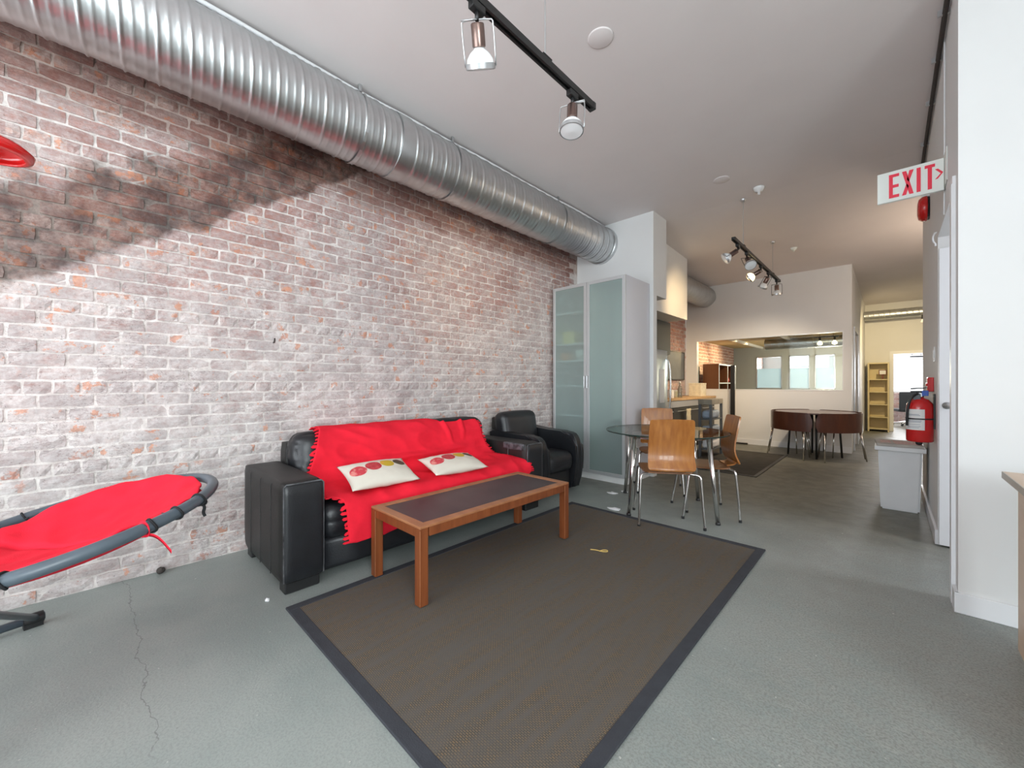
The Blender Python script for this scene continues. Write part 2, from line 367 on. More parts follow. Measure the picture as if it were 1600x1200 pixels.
# ------------------------------------------------------------------ helpers
def tag(o, label=None, cat=None, group=None, kind=None):
    if label: o['label'] = label
    if cat: o['category'] = cat
    if group: o['group'] = group
    if kind: o['kind'] = kind
    return o
def thing(name, label, cat, loc=(0, 0, 0), rz=0, group=None):
    o = bpy.data.objects.new(name, None); COL.objects.link(o); o.empty_display_size = .1
    o.location = loc; o.rotation_euler = (0, 0, rz); return tag(o, label, cat, group)
def obj(name, bm, m, parent=None, smooth=False, loc=None, sm_angle=None):
    me = bpy.data.meshes.new(name)
    bmesh.ops.recalc_face_normals(bm, faces=bm.faces[:])
    bm.to_mesh(me); bm.free()
    if smooth:
        for p in me.polygons: p.use_smooth = True
        if sm_angle is not None: me.set_sharp_from_angle(angle=math.radians(sm_angle))
    for q in (m if isinstance(m, (list, tuple)) else [m]): me.materials.append(q)
    o = bpy.data.objects.new(name, me); COL.objects.link(o)
    if parent: o.parent = parent
    if loc: o.location = loc
    return o
def struct(name, bm, m, **k): return tag(obj(name, bm, m, **k), kind='structure')
def nb(): return bmesh.new()
def box(bm, x0, x1, y0, y1, z0, z1, bev=0, seg=2, mi=0):
    r = bmesh.ops.create_cube(bm, size=1)
    vs = r['verts']
    for v in vs: v.co = Vector(((x0+x1)/2+v.co.x*(x1-x0), (y0+y1)/2+v.co.y*(y1-y0), (z0+z1)/2+v.co.z*(z1-z0)))
    if bev:
        es = list({e for v in vs for e in v.link_edges})
        bmesh.ops.bevel(bm, geom=es, offset=bev, segments=seg, affect='EDGES', profile=.5)
    return bm
def B(x0, x1, y0, y1, z0, z1, bev=0, seg=2): return box(nb(), x0, x1, y0, y1, z0, z1, bev, seg)
def frame_at(d):
    d = d.normalized(); a = Vector((0, 0, 1)) if abs(d.z) < .9 else Vector((1, 0, 0))
    u = d.cross(a).normalized(); return u, d.cross(u).normalized()
def tube(bm, pts, r, n=10, closed=False, cap=True):
    pts = [Vector(p) for p in pts]; rings = []; k = len(pts)
    rs = r if isinstance(r, (list, tuple)) else [r]*k
    u = None
    for i, p in enumerate(pts):
        if closed: t = pts[(i+1) % k]-pts[i-1]
        else: t = pts[min(i+1, k-1)]-pts[max(i-1, 0)]
        t.normalize()
        if u is None: u, _ = frame_at(t)
        u = (u-t*u.dot(t)).normalized(); v = t.cross(u)
        rings.append([bm.verts.new(p+(u*math.cos(2*PI*j/n)+v*math.sin(2*PI*j/n))*rs[i]) for j in range(n)])
    for i in range(k if closed else k-1):
        a, b = rings[i], rings[(i+1) % k]
        off = 0
        if closed and i == k-1:
            off = min(range(n), key=lambda q: (a[0].co-b[q].co).length)
        for j in range(n): bm.faces.new((a[j], a[(j+1) % n], b[(j+1+off) % n], b[(j+off) % n]))
    if cap and not closed: bm.faces.new(rings[0]); bm.faces.new(rings[-1][::-1])
    return bm
def T(pts, r, n=10, **k): return tube(nb(), pts, r, n, **k)
def smooth_path(pts, it=2, closed=False):
    pts = [Vector(p) for p in pts]
    for _ in range(it):
        q = [] if closed else [pts[0]]
        k = len(pts)
        for i in range(k if closed else k-1):
            a, b = pts[i], pts[(i+1) % k]; q += [a*.75+b*.25, a*.25+b*.75]
        if not closed: q.append(pts[-1])
        pts = q
    return pts
def lathe(bm, prof, n=24, c=(0, 0, 0), axis='Z', cap=False):
    rings = []; c = Vector(c)
    for r, z in prof:
        ring = []
        for j in range(n):
            a = 2*PI*j/n; x, y = r*math.cos(a), r*math.sin(a)
            v = Vector((x, y, z)) if axis == 'Z' else (Vector((x, z, y)) if axis == 'Y' else Vector((z, x, y)))
            ring.append(bm.verts.new(c+v))
        rings.append(ring)
    for a, b in zip(rings, rings[1:]):
        for j in range(n): bm.faces.new((a[j], a[(j+1) % n], b[(j+1) % n], b[j]))
    if cap: bm.faces.new(rings[0][::-1]); bm.faces.new(rings[-1])
    return bm
def LA(prof, n=24, c=(0, 0, 0), axis='Z', cap=False): return lathe(nb(), prof, n, c, axis, cap)
def prism(bm, poly, axis, a, b):
    """poly in the two other axes, extruded along axis from a to b"""
    def mk(p, t):
        if axis == 'X': return (t, p[0], p[1])
        if axis == 'Y': return (p[0], t, p[1])
        return (p[0], p[1], t)
    A = [bm.verts.new(mk(p, a)) for p in poly]; C = [bm.verts.new(mk(p, b)) for p in poly]
    bm.faces.new(A); bm.faces.new(C[::-1]); n = len(poly)
    for i in range(n): bm.faces.new((A[i], A[(i+1) % n], C[(i+1) % n], C[i]))
    return bm
def puff(x0, x1, y0, y1, z0, z1, e=.35, n=14, wr=0, seed=0, crown=0, wscale=7):
    """rounded upholstered block: superellipsoid with wrinkles; e small = boxier"""
    bm = nb(); bmesh.ops.create_cube(bm, size=2)
    bmesh.ops.subdivide_edges(bm, edges=bm.edges[:], cuts=n, use_grid_fill=True)
    hx, hy, hz = (x1-x0)/2, (y1-y0)/2, (z1-z0)/2; c = Vector(((x0+x1)/2, (y0+y1)/2, (z0+z1)/2)); h = min(hx, hy, hz)
    k = h*e
    for v in bm.verts:
        p = Vector((v.co.x*hx, v.co.y*hy, v.co.z*hz))
        q = Vector((max(-hx+k, min(hx-k, p.x)), max(-hy+k, min(hy-k, p.y)), max(-hz+k, min(hz-k, p.z))))
        d = p-q
        if d.length > 1e-6: d = d.normalized(); p = q+d*k
        if crown:
            fx, fy, fz = 1-abs(v.co.x)**2.5, 1-abs(v.co.y)**2.5, 1-abs(v.co.z)**2.5
            if abs(v.co.z) > .99: p.z += math.copysign(crown*fx*fy, v.co.z)
            if abs(v.co.x) > .99: p.x += math.copysign(crown*fy*fz, v.co.x)
        if wr:
            s = noise.noise(Vector((p.x*wscale+seed, p.y*wscale, p.z*wscale)))
            s2 = 1-abs(noise.noise(Vector((p.x*wscale*1.3+seed+5, p.y*wscale*.8, p.z*wscale*2.2))))*2.4
            nd = p.normalized() if d.length < 1e-6 else d
            p += nd*(wr*(s*.5 - max(0, s2)**3*.6))
        v.co = c+p
    return bm
def dup(src, loc=None, rz=None, label=None, sub=True):
    r = src.copy(); COL.objects.link(r)
    if loc is not None: r.location = loc
    if rz is not None: r.rotation_euler = (0, 0, rz)
    if label: r['label'] = label
    for ch in list(src.children):
        c = ch.copy(); COL.objects.link(c); c.parent = r
        for g in ch.children:
            d = g.copy(); COL.objects.link(d); d.parent = c
    return r

# ------------------------------------------------------------------ setting
CH = 3.25; CF = 3.09                       # ceiling heights, front and back
XL = -3.20; XR = .247; YP = 8.5
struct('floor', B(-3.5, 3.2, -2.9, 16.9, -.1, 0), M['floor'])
bm = nb(); ys = [(-2.9, CH), (5.1, CH), (8.5, CF), (16.9, CF)]
lo = [[bm.verts.new((x, y, z)) for x in (-3.5, 3.2)] for y, z in ys]; hi = [[bm.verts.new((x, y, z+.12)) for x in (-3.5, 3.2)] for y, z in ys]
for i in range(3):
    bm.faces.new((lo[i][0], lo[i][1], lo[i+1][1], lo[i+1][0])); bm.faces.new((hi[i][0], hi[i+1][0], hi[i+1][1], hi[i][1]))
struct('ceiling', bm, M['ceiling'])

# brick walls
PL, PH = .205, .072
def brick_mesh(L, seed):
    rg = random.Random(seed); bm = nb(); H = PH-.010; nx, nz = 5, 3; D = .05
    g = []
    for j in range(nz):
        for i in range(nx):
            y = -L/2+L*i/(nx-1); z = -H/2+H*j/(nz-1)
            edge = i in (0, nx-1) or j in (0, nz-1)
            if i in (0, nx-1): y += rg.uniform(-.003, .003)
            if j in (0, nz-1): z += rg.uniform(-.0025, .0025)
            if i in (0, nx-1) and j in (0, nz-1): y *= 1-rg.uniform(0, .05); z *= 1-rg.uniform(0, .16)
            x = rg.uniform(-.0015, .0025)-(.0045 if edge else 0)
            g.append(bm.verts.new((x, y, z)))
    for j in range(nz-1):
        for i in range(nx-1): bm.faces.new((g[j*nx+i], g[j*nx+i+1], g[(j+1)*nx+i+1], g[(j+1)*nx+i]))
    ring = [g[i] for i in range(nx)]+[g[nx*2-1]]+[g[nx*3-1-i] for i in range(nx)]+[g[nx]]
    back = [bm.verts.new((-D, v.co.y, v.co.z)) for v in ring]
    for i in range(len(ring)): bm.faces.new((ring[i], back[i], back[(i+1) % len(ring)], ring[(i+1) % len(ring)]))
    return bm
def to_mesh(bm, m):
    me = bpy.data.meshes.new('brick'); bmesh.ops.recalc_face_normals(bm, faces=bm.faces[:]); bm.to_mesh(me); bm.free(); me.materials.append(m); return me
def brick_wall(wall, X, y0, y1, z0, z1, m, singles, seed=3, skip=None):
    rg = random.Random(seed)
    S = [to_mesh(brick_mesh(PL-.010, 100+i), m) for i in range(10)]; Hd = [to_mesh(brick_mesh(PL/2-.010, 200+i), m) for i in range(5)]
    places = []
    for r in range(int(z0/PH), int(math.ceil(z1/PH))):
        z = (r+.5)*PH
        if z > z1 or z < z0: continue
        head = r % 6 == 3; P_ = PL/2 if head else PL; off = (PL/4 if head else 0)+(PL/2 if r % 2 else 0)
        k0 = int((y0+10.25+off)/P_)
        for k in range(k0, int((y1+10.25+off)/P_)+1):
            y = (k+.5)*P_-off-10.25+ (0 if not head else 0)
            if y-P_/2 < y0-.01 or y+P_/2 > y1+.01: continue
            places.append((head, y, z, rg.uniform(-.0035, .0045), rg.randrange(10), rg.uniform(-.012, .012), rg.random() < .5))
    def score(p):
        y, z = p[1], p[2]; th = math.atan(590/620); d = -X*math.sin(th)+y*math.cos(th); rr = X*math.cos(th)+y*math.sin(th)
        if d < .3: return 0
        px = 800+620*rr/d; py = 600-620*(z-1.134)/d
        if not (5 < px < 1590 and 70 < py < 1130): return 0
        if py > 690 and px > 385: return 0
        if px > 385 and py > 640 and px < 850: return 0
        return 1/d**3*(.5 if p[0] else 1)
    places.sort(key=score, reverse=True)
    rest = nb()
    for i, (head, y, z, dx, v, a, fl) in enumerate(places):
        me = Hd[v % 5] if head else S[v]
        mx = Matrix.Translation((X+dx, y, z)) @ Matrix.Rotation(a, 4, 'X') @ Matrix.Rotation(a*.8, 4, 'Z')
        if i < singles:
            o = bpy.data.objects.new('brick', me); COL.objects.link(o); o.parent = wall; o.matrix_local = mx
        else:
            n0 = len(rest.verts); rest.from_mesh(me); rest.verts.ensure_lookup_table()
            bmesh.ops.transform(rest, matrix=mx, verts=rest.verts[n0:])
    if len(places) > singles:
        o = obj('brick_rest', rest, m, wall); o['kind'] = 'stuff'
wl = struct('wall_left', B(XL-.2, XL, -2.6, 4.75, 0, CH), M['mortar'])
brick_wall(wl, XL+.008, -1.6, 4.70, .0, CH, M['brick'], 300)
wk = struct('wall_kitchen', B(-3.25, -3.085, 4.8, YP, 0, CH), M['mortar_red'])
brick_wall(wk, -3.077, 5.9, YP, .86, 2.6, M['brick_red'], 0, 5)
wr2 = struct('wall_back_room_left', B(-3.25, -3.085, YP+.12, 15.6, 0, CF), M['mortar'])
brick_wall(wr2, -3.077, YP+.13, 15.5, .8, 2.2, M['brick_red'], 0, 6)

# pier and soffits at the end of the brick wall
bm = nb(); box(bm, XL, -2.09, 4.70, 4.80, 0, 2.23); box(bm, XL, -2.09, 4.70, 5.09, 2.23, CH)
struct('wall_pier', bm, M['wall'])
struct('soffit', B(-3.08, -2.4, 5.09, 6.68, 2.18, 3.26), M['wall'])

# far partition with the long internal window
def wall_hole(bm, axis, a0, a1, t0, t1, z0, z1, holes):
    """wall along 'X' or 'Y' from a0 to a1, thickness t0..t1, rectangular holes (h0,h1,hz0,hz1)"""
    def bb(p, q, r, s):
        if q-p < 1e-4 or s-r < 1e-4: return
        if axis == 'X': box(bm, p, q, t0, t1, r, s)
        else: box(bm, t0, t1, p, q, r, s)
    cur = a0
    for h0, h1, q0, q1 in sorted(holes):
        bb(cur, h0, z0, z1); bb(h0, h1, z0, q0); bb(h0, h1, q1, z1); cur = h1
    bb(cur, a1, z0, z1); return bm
struct('wall_far', wall_hole(nb(), 'X', -3.08, -.445, YP, YP+.12, 0, 3.14, [(-2.87, -.55, 1.022, 2.012)]), M['wall'])
w1 = struct('window_1', B(-2.87, -.55, YP+.05, YP+.06, 1.03, 2.004), M['glass'])
bm = nb()
for q in ((-2.87, -.55, 1.022, 1.034), (-2.87, -.55, 2.0, 2.012), (-2.87, -2.858, 1.034, 2.0), (-.562, -.55, 1.034, 2.0)):
    box(bm, q[0], q[1], YP-.006, YP+.10, q[2], q[3])
obj('window_frame', bm, M['trim'], w1)
struct('baseboard_far', B(-2.6, -.445, YP-.012, YP, 0, .10), M['trim'])

# corridor
struct('wall_corridor_left', wall_hole(nb(), 'Y', YP+.12, 13.2, -.545, -.445, 0, 3.12, [(8.95, 9.9, 0, 2.05)]), M['wall'])
struct('trim_1', wall_hole(nb(), 'Y', 8.88, 9.97, -.445, -.425, 0, 2.11, [(8.95, 9.9, 0, 2.05)]), M['brushed'])
struct('door_1', B(-.52, -.48, 8.95, 9.9, .01, 2.05), M['trim'])
struct('wall_corridor_end', wall_hole(nb(), 'X', -.55, 3.0, 13.2, 13.3, 0, 3.12, [(.07, .98, 0, 1.85)]), M['wall'])
struct('trim_2', wall_hole(nb(), 'X', 0.0, 1.05, 13.18, 13.2, 0, 1.92, [(.07, .98, 0, 1.85)]), M['trim'])
vent = struct('trim_3', B(.03, .31, 13.185, 13.2, 2.78, 2.86), M['sign_white'])
for k in range(4): obj('slat', B(.035, .305, 13.175, 13.186, 2.787+k*.018, 2.797+k*.018), M['trim'], vent)
struct('wall_corridor_right', B(1.5, 1.6, 5.75, 13.2, 0, 3.2), M['wall'])
struct('wall_office_right', B(2.9, 3.0, 13.3, 16.5, 0, 3.12), M['wall'])
struct('wall_office_left', B(-.55, -.445, 13.3, 16.5, 0, 3.12), M['wall'])
struct('wall_office_end', wall_hole(nb(), 'X', -.55, 3.0, 16.5, 16.6, 0, 3.12, [(.02, 1.8, .90, 2.02)]), M['wall'])
we = struct('wall_office_apron', B(-.44, 2.9, 16.44, 16.5, 0, .88), M['mortar'])
rest = nb(); rg = random.Random(2)
for r in range(12):
    for k in range(16):
        x = -.42+k*PL+(PL/2 if r % 2 else 0)
        if x+PL < 2.9: box(rest, x+.005, x+PL-.005, 16.42+rg.uniform(-.003, .003), 16.45, r*PH+.01, (r+1)*PH)
o = obj('brick_rest', rest, M['brick_red'], we); o['kind'] = 'stuff'
w2 = struct('window_2', B(.02, 1.8, 16.54, 16.55, .90, 2.02), M['sky_glow'])
bm = nb()
for q in ((.02, 1.8, .90, .94), (.02, 1.8, 1.84, 1.87), (.02, 1.8, 1.98, 2.02), (.02, .06, .9, 2.02), (1.76, 1.8, .9, 2.02), (.64, .67, 1.86, 2.0)):
    box(bm, q[0], q[1], 16.47, 16.53, q[2], q[3])
obj('window_frame', bm, M['trim'], w2)

# rooms behind the glass partition
struct('wall_back_room_right', B(-.56, -.50, 12.1, 15.45, 0, 3.12), M['wall'])
struct('ceiling_back_room', B(-3.08, -.545, YP+.12, 12.0, 2.10, 2.2), mat('gold_ceiling', (.50, .38, .20), .8))
bm = nb()
for x in (-2.45, -1.55): box(bm, x, x+.06, YP+.12, 12.0, 2.05, 2.10)
struct('trim_4', bm, M['wall'])
g3 = [(-2.54, -1.975, 1.015, 1.84), (-1.825, -1.41, 1.015, 1.84), (-1.31, -.925, 1.015, 1.84)]
struct('wall_back_room', wall_hole(nb(), 'X', -3.08, -.545, 12.0, 12.1, 0, 3.12, g3), mat('grey_partition', (.42, .45, .44), .6))
for i, q in enumerate(g3):
    g = struct('window_%d' % (i+3), B(q[0], q[1], 12.04, 12.05, q[2], q[3]), M['glass'])
    obj('frosted_film', B(q[0], q[1], 12.03, 12.036, q[2], 1.53), M['film'], g)
    bm = nb()
    for a in ((q[0], q[1], q[2], q[2]+.02), (q[0], q[1], q[3]-.02, q[3]), (q[0], q[0]+.02, q[2], q[3]), (q[1]-.02, q[1], q[2], q[3])):
        box(bm, a[0], a[1], 11.985, 12.10, a[2], a[3])
    obj('window_frame', bm, M['brushed'], g)
struct('wall_back_room_end', wall_hole(nb(), 'X', -3.08, -.545, 15.5, 15.6, 0, 3.12, [(-2.3, -1.35, 1.45, 2.3)]), M['wall'])
w6 = struct('window_6', B(-2.3, -1.35, 15.54, 15.55, 1.45, 2.3), M['sky_glow'])
bm = nb()
for q in ((-2.3, -1.35, 1.68, 1.71), (-1.85, -1.81, 1.45, 2.3)): box(bm, q[0], q[1], 15.48, 15.53, q[2], q[3])
obj('window_frame', bm, M['trim'], w6)

# right wall with the open doorway, and the partition that faces the camera
struct('wall_right', wall_hole(nb(), 'Y', 2.96, 5.85, XR, XR+.12, 0, CH, [(3.13, 4.11, 0, 2.17)]), M['wall'])
struct('wall_right_return', B(XR+.12, 1.6, 5.73, 5.85, 0, 3.25), M['wall'])
struct('wall_partition', B(XR+.12, 2.7, 2.96, 3.08, 0, CH), M['wall'])
bm = nb(); box(bm, XR-.014, XR, 2.95, 3.05, 0, .10); box(bm, XR-.014, XR, 4.11, 5.85, 0, .10)
struct('baseboard_right', bm, M['trim'])
struct('baseboard_partition', B(XR-.014, 2.7, 2.945, 2.96, 0, .10, .003, 1), M['trim'])
bm = nb(); box(bm, XR-.016, XR+.13, 3.06, 3.13, 0, 2.17); box(bm, XR-.012, XR+.0, 3.06, 3.13, 2.17, 2.21)
struct('trim_5', bm, M['trim'])
d2 = struct('door_2', B(XR+.003, 1.07, 4.06, 4.10, .012, 2.08, .002, 1), M['trim'])
bm = LA([(.024, 0), (.024, .012), (.010, .014), (.010, .045)], 16, (XR+.040, 4.06, .985), 'Y'); bmesh.ops.scale(bm, vec=(1, -1, 1), space=Matrix.Translation((0, -4.06, 0)), verts=bm.verts[:])
tube(bm, smooth_path([(XR+.04, 4.02, .985), (XR+.04, 4.005, .985), (XR+.055, 4.0, .985), (XR+.15, 4.0, .985)]), .009, 10)
obj('door_handle', bm, M['brushed'], d2, smooth=True)
struct('trim_6', T([(XR-.02, 4.1, 2.20)]+[(XR-.005-.02*math.cos(a), 4.1, 2.165+.04*math.sin(a)) for a in [i*PI/8 for i in range(-3, 5)]][::-1]+[(XR-.012, 4.1, 2.11)], .005, 8), M['trim'])
# side room, street front and front room walls (behind the camera)
struct('wall_side', wall_hole(nb(), 'Y', -2.6, 5.85, 2.6, 2.72, 0, CH, [(-2.3, -.3, .55, 2.95), (3.2, 4.0, .7, 2.5)]), M['wall'])  # both window openings are added to let fill light in
g = struct('window_9', B(2.64, 2.65, -2.3, -.3, .55, 2.95), M['glass'])  # glazing of the added side window
bm = nb()
for k in range(4): box(bm, 2.61, 2.67, -2.3+k*1.94/3, -2.24+k*1.94/3, .55, 2.95)
for z in (.55, 2.2, 2.89): box(bm, 2.61, 2.67, -2.3, -.3, z, z+.06)
obj('window_frame', bm, M['black_plastic'], g)
fh = [(-3.05, -.35, .55, 2.95), (.1, 2.4, .55, 2.95)]  # unseen shop-front openings, assumed for the daylight
struct('wall_front', wall_hole(nb(), 'X', -3.4, 2.72, -2.72, -2.6, 0, CH, fh), M['wall'])
for i, q in enumerate(fh):
    g = struct('window_%d' % (i+7), B(q[0], q[1], -2.65, -2.64, q[2], q[3]), M['glass'])
    bm = nb(); n = 3
    for k in range(n+1):
        x = q[0]+(q[1]-q[0])*k/n; x0 = min(max(x-.03, q[0]), q[1]-.06); box(bm, x0, x0+.06, -2.68, -2.60, q[2], q[3])
    for z in (q[2], 2.2, q[3]-.06): box(bm, q[0], q[1], -2.67, -2.61, z, z+.06)
    obj('window_frame', bm, M['black_plastic'], g)

# ------------------------------------------------------------------ spiral ducts
def duct_mesh(p0, p1, r, seam=.135, rib=.045, step=.0065, n=40, amp=.0032, samp=.006, closed=True):
    bm = nb(); p0 = Vector(p0); p1 = Vector(p1); L = (p1-p0).length; t = (p1-p0).normalized(); u, v = frame_at(t)
    k = int(L/step); prev = None
    for i in range(k+1):
        s = L*i/k; ring = []
        for j in range(n):
            a = 2*PI*j/n; sh = s-seam*j/n
            f = (sh % seam)/seam; q = min(f, 1-f)*seam
            g = (sh % rib)/rib; g = min(g, 1-g)*rib; rr = r+samp*max(0, 1-q/.007)+amp*max(0, 1-g/.0085)
            ring.append(bm.verts.new(p0+t*s+(u*math.cos(a)+v*math.sin(a))*rr))
        if prev:
            for j in range(n): bm.faces.new((prev[j], prev[(j+1) % n], ring[(j+1) % n], ring[j]))
        elif closed: bm.faces.new(ring)
        prev = ring
    if closed: bm.faces.new(prev[::-1])
    return bm
d = thing('spiral_duct', 'large galvanised spiral duct running under the ceiling along the brick wall', 'duct', (-2.81, 0, 2.985))
obj('duct_pipe', duct_mesh((0, -2.5, 0), (0, 4.70, 0), .228), M['galv'], d, smooth=True)
obj('joint_collar', LA([(.229, 1.56), (.2365, 1.561), (.2365, 1.66), (.229, 1.661)], 48, axis='Y'), M['galv'], d, smooth=True, sm_angle=40)
obj('end_collar', LA([(.231, 4.64), (.242, 4.65), (.244, 4.695), (.231, 4.696)], 48, axis='Y'), M['galv'], d, smooth=True, sm_angle=40)
for y in (-.4, 1.28, 2.10, 3.6):
    bm = nb()
    for j in range(24):
        a0, a1 = 2*PI*j/24, 2*PI*(j+1)/24
        vs = [bm.verts.new((q*math.cos(a), yy, q*math.sin(a))) for a, yy, q in ((a0, y, .2385), (a1, y, .2385), (a1, y+.02, .2385), (a0, y+.02, .2385))]
        bm.faces.new(vs)
    for s in (1,):
        box(bm, .10*s-.008, .10*s+.008, y, y+.02, .20, .264)
    bmesh.ops.remove_doubles(bm, verts=bm.verts[:], dist=1e-5)
    obj('hanger_strap', bm, M['galv'], d)
pts = []
for i in range(60):
    y = -2.5+7.15*i/59
    pts.append((-2.735+.02*noise.noise(Vector((y*1.3, 0, 0)))+.015*max(0, math.sin(y*2.1)), y, 3.215+.006*noise.noise(Vector((y*2, 3, 0)))))
tag(obj('ceiling_conduit', T(pts, .013, 8), M['trim'], smooth=True), 'thin white cable run lying along the top of the big duct', 'cable')
d = thing('spiral_duct', 'shorter dull spiral duct stub between kitchen soffit and far partition', 'duct', (-2.70, 6.6, 2.88))
obj('duct_pipe', duct_mesh((0, .085, 0), (0, 1.89, 0), .20, .10, .03, .01, 32), M['galv'], d, smooth=True)
d = thing('spiral_duct', 'slim spiral duct crossing the far end of the corridor high up', 'duct', (.4, 12.6, 2.74))
obj('duct_pipe', duct_mesh((-.84, 0, 0), (1.05, 0, 0), .105, .09, .03, .01, 24, samp=.008), M['galv'], d, smooth=True)
d = thing('spiral_duct', 'smooth grey duct seen through the internal window behind the lamps', 'duct', (-1.2, 10, 1.98))
obj('duct_pipe', duct_mesh((-.75, 0, 0), (.65, 0, 0), .11, .12, .03, .01, 24), M['galv'], d, smooth=True)

# ------------------------------------------------------------------ rugs and floor bits
r = thing('area_rug', 'large brown woven rug with dark slate binding under coffee table', 'rug', (-1.405, 1.90, 0))
obj('rug_field', B(-.745, .745, -1.19, 1.19, .0, .009), M['rug'], r)
bm = nb()
for q in ((-.795, -.745, -1.24, 1.24), (.745, .795, -1.24, 1.24), (-.745, .745, -1.24, -1.19), (-.745, .745, 1.19, 1.24)): box(bm, *q, 0, .011, .002, 1)
obj('rug_border', bm, M['slate'], r)
m2 = thing('floor_mat', 'thin dark mat lying on the floor in front of the kitchen', 'mat', (-1.75, 6.55, 0))
obj('mat_field', B(-.62, .54, -.98, .98, 0, .006), mat('dark_mat', (.055, .05, .042), .9, var=.2, vscale=8), m2)
bm = nb()
for q in ((-.66, -.62, -1.02, 1.02), (.54, .58, -1.02, 1.02), (-.62, .54, -1.02, -.98), (-.62, .54, .98, 1.02)): box(bm, *q, 0, .008)
obj('mat_border', bm, M['black_plastic'], m2)
def scrap(x, y, s, seed, label, nm='paper_scrap'):
    rg = random.Random(seed); bm = nb(); n = 9; poly = []
    for i in range(n):
        a = 2*PI*i/n; q = s*rg.uniform(.45, 1.1); poly.append((q*math.cos(a)*1.3, q*math.sin(a)*.8, rg.uniform(.002, .012)))
    top = [bm.verts.new(p) for p in poly]; c = bm.verts.new((0, 0, .014)); bot = [bm.verts.new((p[0], p[1], .0005)) for p in poly]
    for i in range(n):
        bm.faces.new((top[i], top[(i+1) % n], c)); bm.faces.new((top[i], bot[i], bot[(i+1) % n], top[(i+1) % n]))
    bm.faces.new(bot[::-1])
    tag(obj(nm, bm, M['paper'], loc=(x, y, 0)), label, 'paper', 'torn paper bits on the concrete')
scrap(-2.08, 3.70, .05, 1, 'torn white paper bit nearest the base of the tall cabinet')
scrap(-2.02, 3.83, .03, 2, 'tiny white paper bit just behind the other by the cabinet')
scrap(-1.80, 3.25, .055, 3, 'torn white paper bit beside the glass table leg at the rug edge')
scrap(-2.36, .62, .014, 5, 'small white crumb on concrete below the sofa corner')
st = smooth_path([(-.05, -.02, 0), (-.02, 0, 0), (.03, .005, 0), (.055, .03, 0), (.04, .05, 0), (.015, .03, 0), (.01, .0, 0)], 2)
tag(obj('string_loop', T(st, .003, 6), M['string'], loc=(-1.42, 2.335, .0125)), 'looped piece of yellow string lying on the rug', 'string')
bm = nb(); bmesh.ops.create_icosphere(bm, subdivisions=2, radius=.02)
for v in bm.verts: v.co *= 1+.3*noise.noise(v.co*90)
tag(obj('rubber_stub', bm, M['grime'], smooth=True, loc=(-3.155, .27, .022)), 'dark lump sticking out at the foot of the brick wall', 'stub')
tag(obj('wall_hook', T([(-3.19, .88, 1.43), (-3.175, .88, 1.43), (-3.165, .88, 1.445), (-3.165, .88, 1.46)], .006, 6), M['grime']), 'small dark rusty hook in the middle of the brick wall', 'hook')

# ------------------------------------------------------------------ sofa
s = thing('sofa', 'black leather sofa with broad square arms against the brick wall', 'sofa', (-2.72, 1.76, 0))
def S_(x0, x1, y0, y1, z0, z1): return (x0+2.72, x1+2.72, y0-1.76, y1-1.76, z0, z1)
def arm(y0, y1, name):
    a = obj('armrest', puff(*S_(-3.13, -2.325, y0, y1, .055, .602), e=.28, n=10, wr=.002, seed=y0), M['leather_matte'], s, smooth=True)
    obj('front_panel', puff(*S_(-2.345, -2.312, y0+.006, y1-.006, .07, .592), e=.95, n=8), M['leather'], a, smooth=True)
    bm = nb()
    yy = [y0+.008-1.76, y1-.008-1.76]; X = -2.322+2.72
    tube(bm, [(X, yy[0], .075), (X, yy[0], .582), (X, yy[0]+.012, .594), (X, yy[1]-.012, .594), (X, yy[1], .582), (X, yy[1], .075)], .0045, 6)
    obj('piping', bm, M['seam'], a)
    bm = nb()
    oy = (y0-1.76)-.0005 if y0 < 1 else (y1-1.76)+.0005
    for x in (-2.93, -2.72, -2.52):
        tube(bm, [(x+2.72, oy, .07), (x+2.72, oy, .57), (x+2.72, oy+(.03 if y0 < 1 else -.03), .6005)], .0022, 5)
    obj('panel_seam', bm, M['leather_matte'], a)
    return a
arm(.68, .90, 'l'); ar = arm(2.63, 2.85, 'r')
obj('worn_patch', puff(*S_(-2.62, -2.36, 2.622, 2.66, .535, .598), e=.9, n=6, wr=.004, seed=4), M['worn'], ar, smooth=True)
bm = nb(); tube(bm, [(-2.55+2.72, 2.6275-1.76, .58), (-2.552+2.72, 2.6265-1.76, .50), (-2.548+2.72, 2.6275-1.76, .45)], .003, 5)
obj('seam_thread', bm, M['seam'], ar)
obj('base', puff(*S_(-3.10, -2.345, .90, 2.63, .06, .235), e=.15, n=6), M['leather'], s, smooth=True)
obj('back_frame', puff(*S_(-3.13, -2.98, .90, 2.63, .06, .735), e=.4, n=8), M['leather_matte'], s, smooth=True)
for k, (a, b) in enumerate(((.905, 1.765), (1.765, 2.625))):
    obj('seat_cushion', puff(*S_(-2.98, -2.335, a, b, .225, .432), e=.55, n=22, wr=.010, seed=k*9+1, crown=.0), M['leather'], s, smooth=True)
    c = obj('back_cushion', puff(-.12, .12, a-1.76, b-1.76, -.22, .22, e=.8, n=22, wr=.014, seed=k*5+3, crown=.012), M['leather'], s, smooth=True)
    c.location = (-2.945+2.72, 0, .578 if k == 0 else .592); c.rotation_euler = (0, -.16, 0)
for (x, y) in ((-2.39, .79), (-2.39, 2.73), (-3.05, .79), (-3.05, 2.73)):
    obj('foot', B(*S_(x-.045, x+.045, y-.09, y+.09, 0, .062), .006, 1), M['black_plastic'], s)

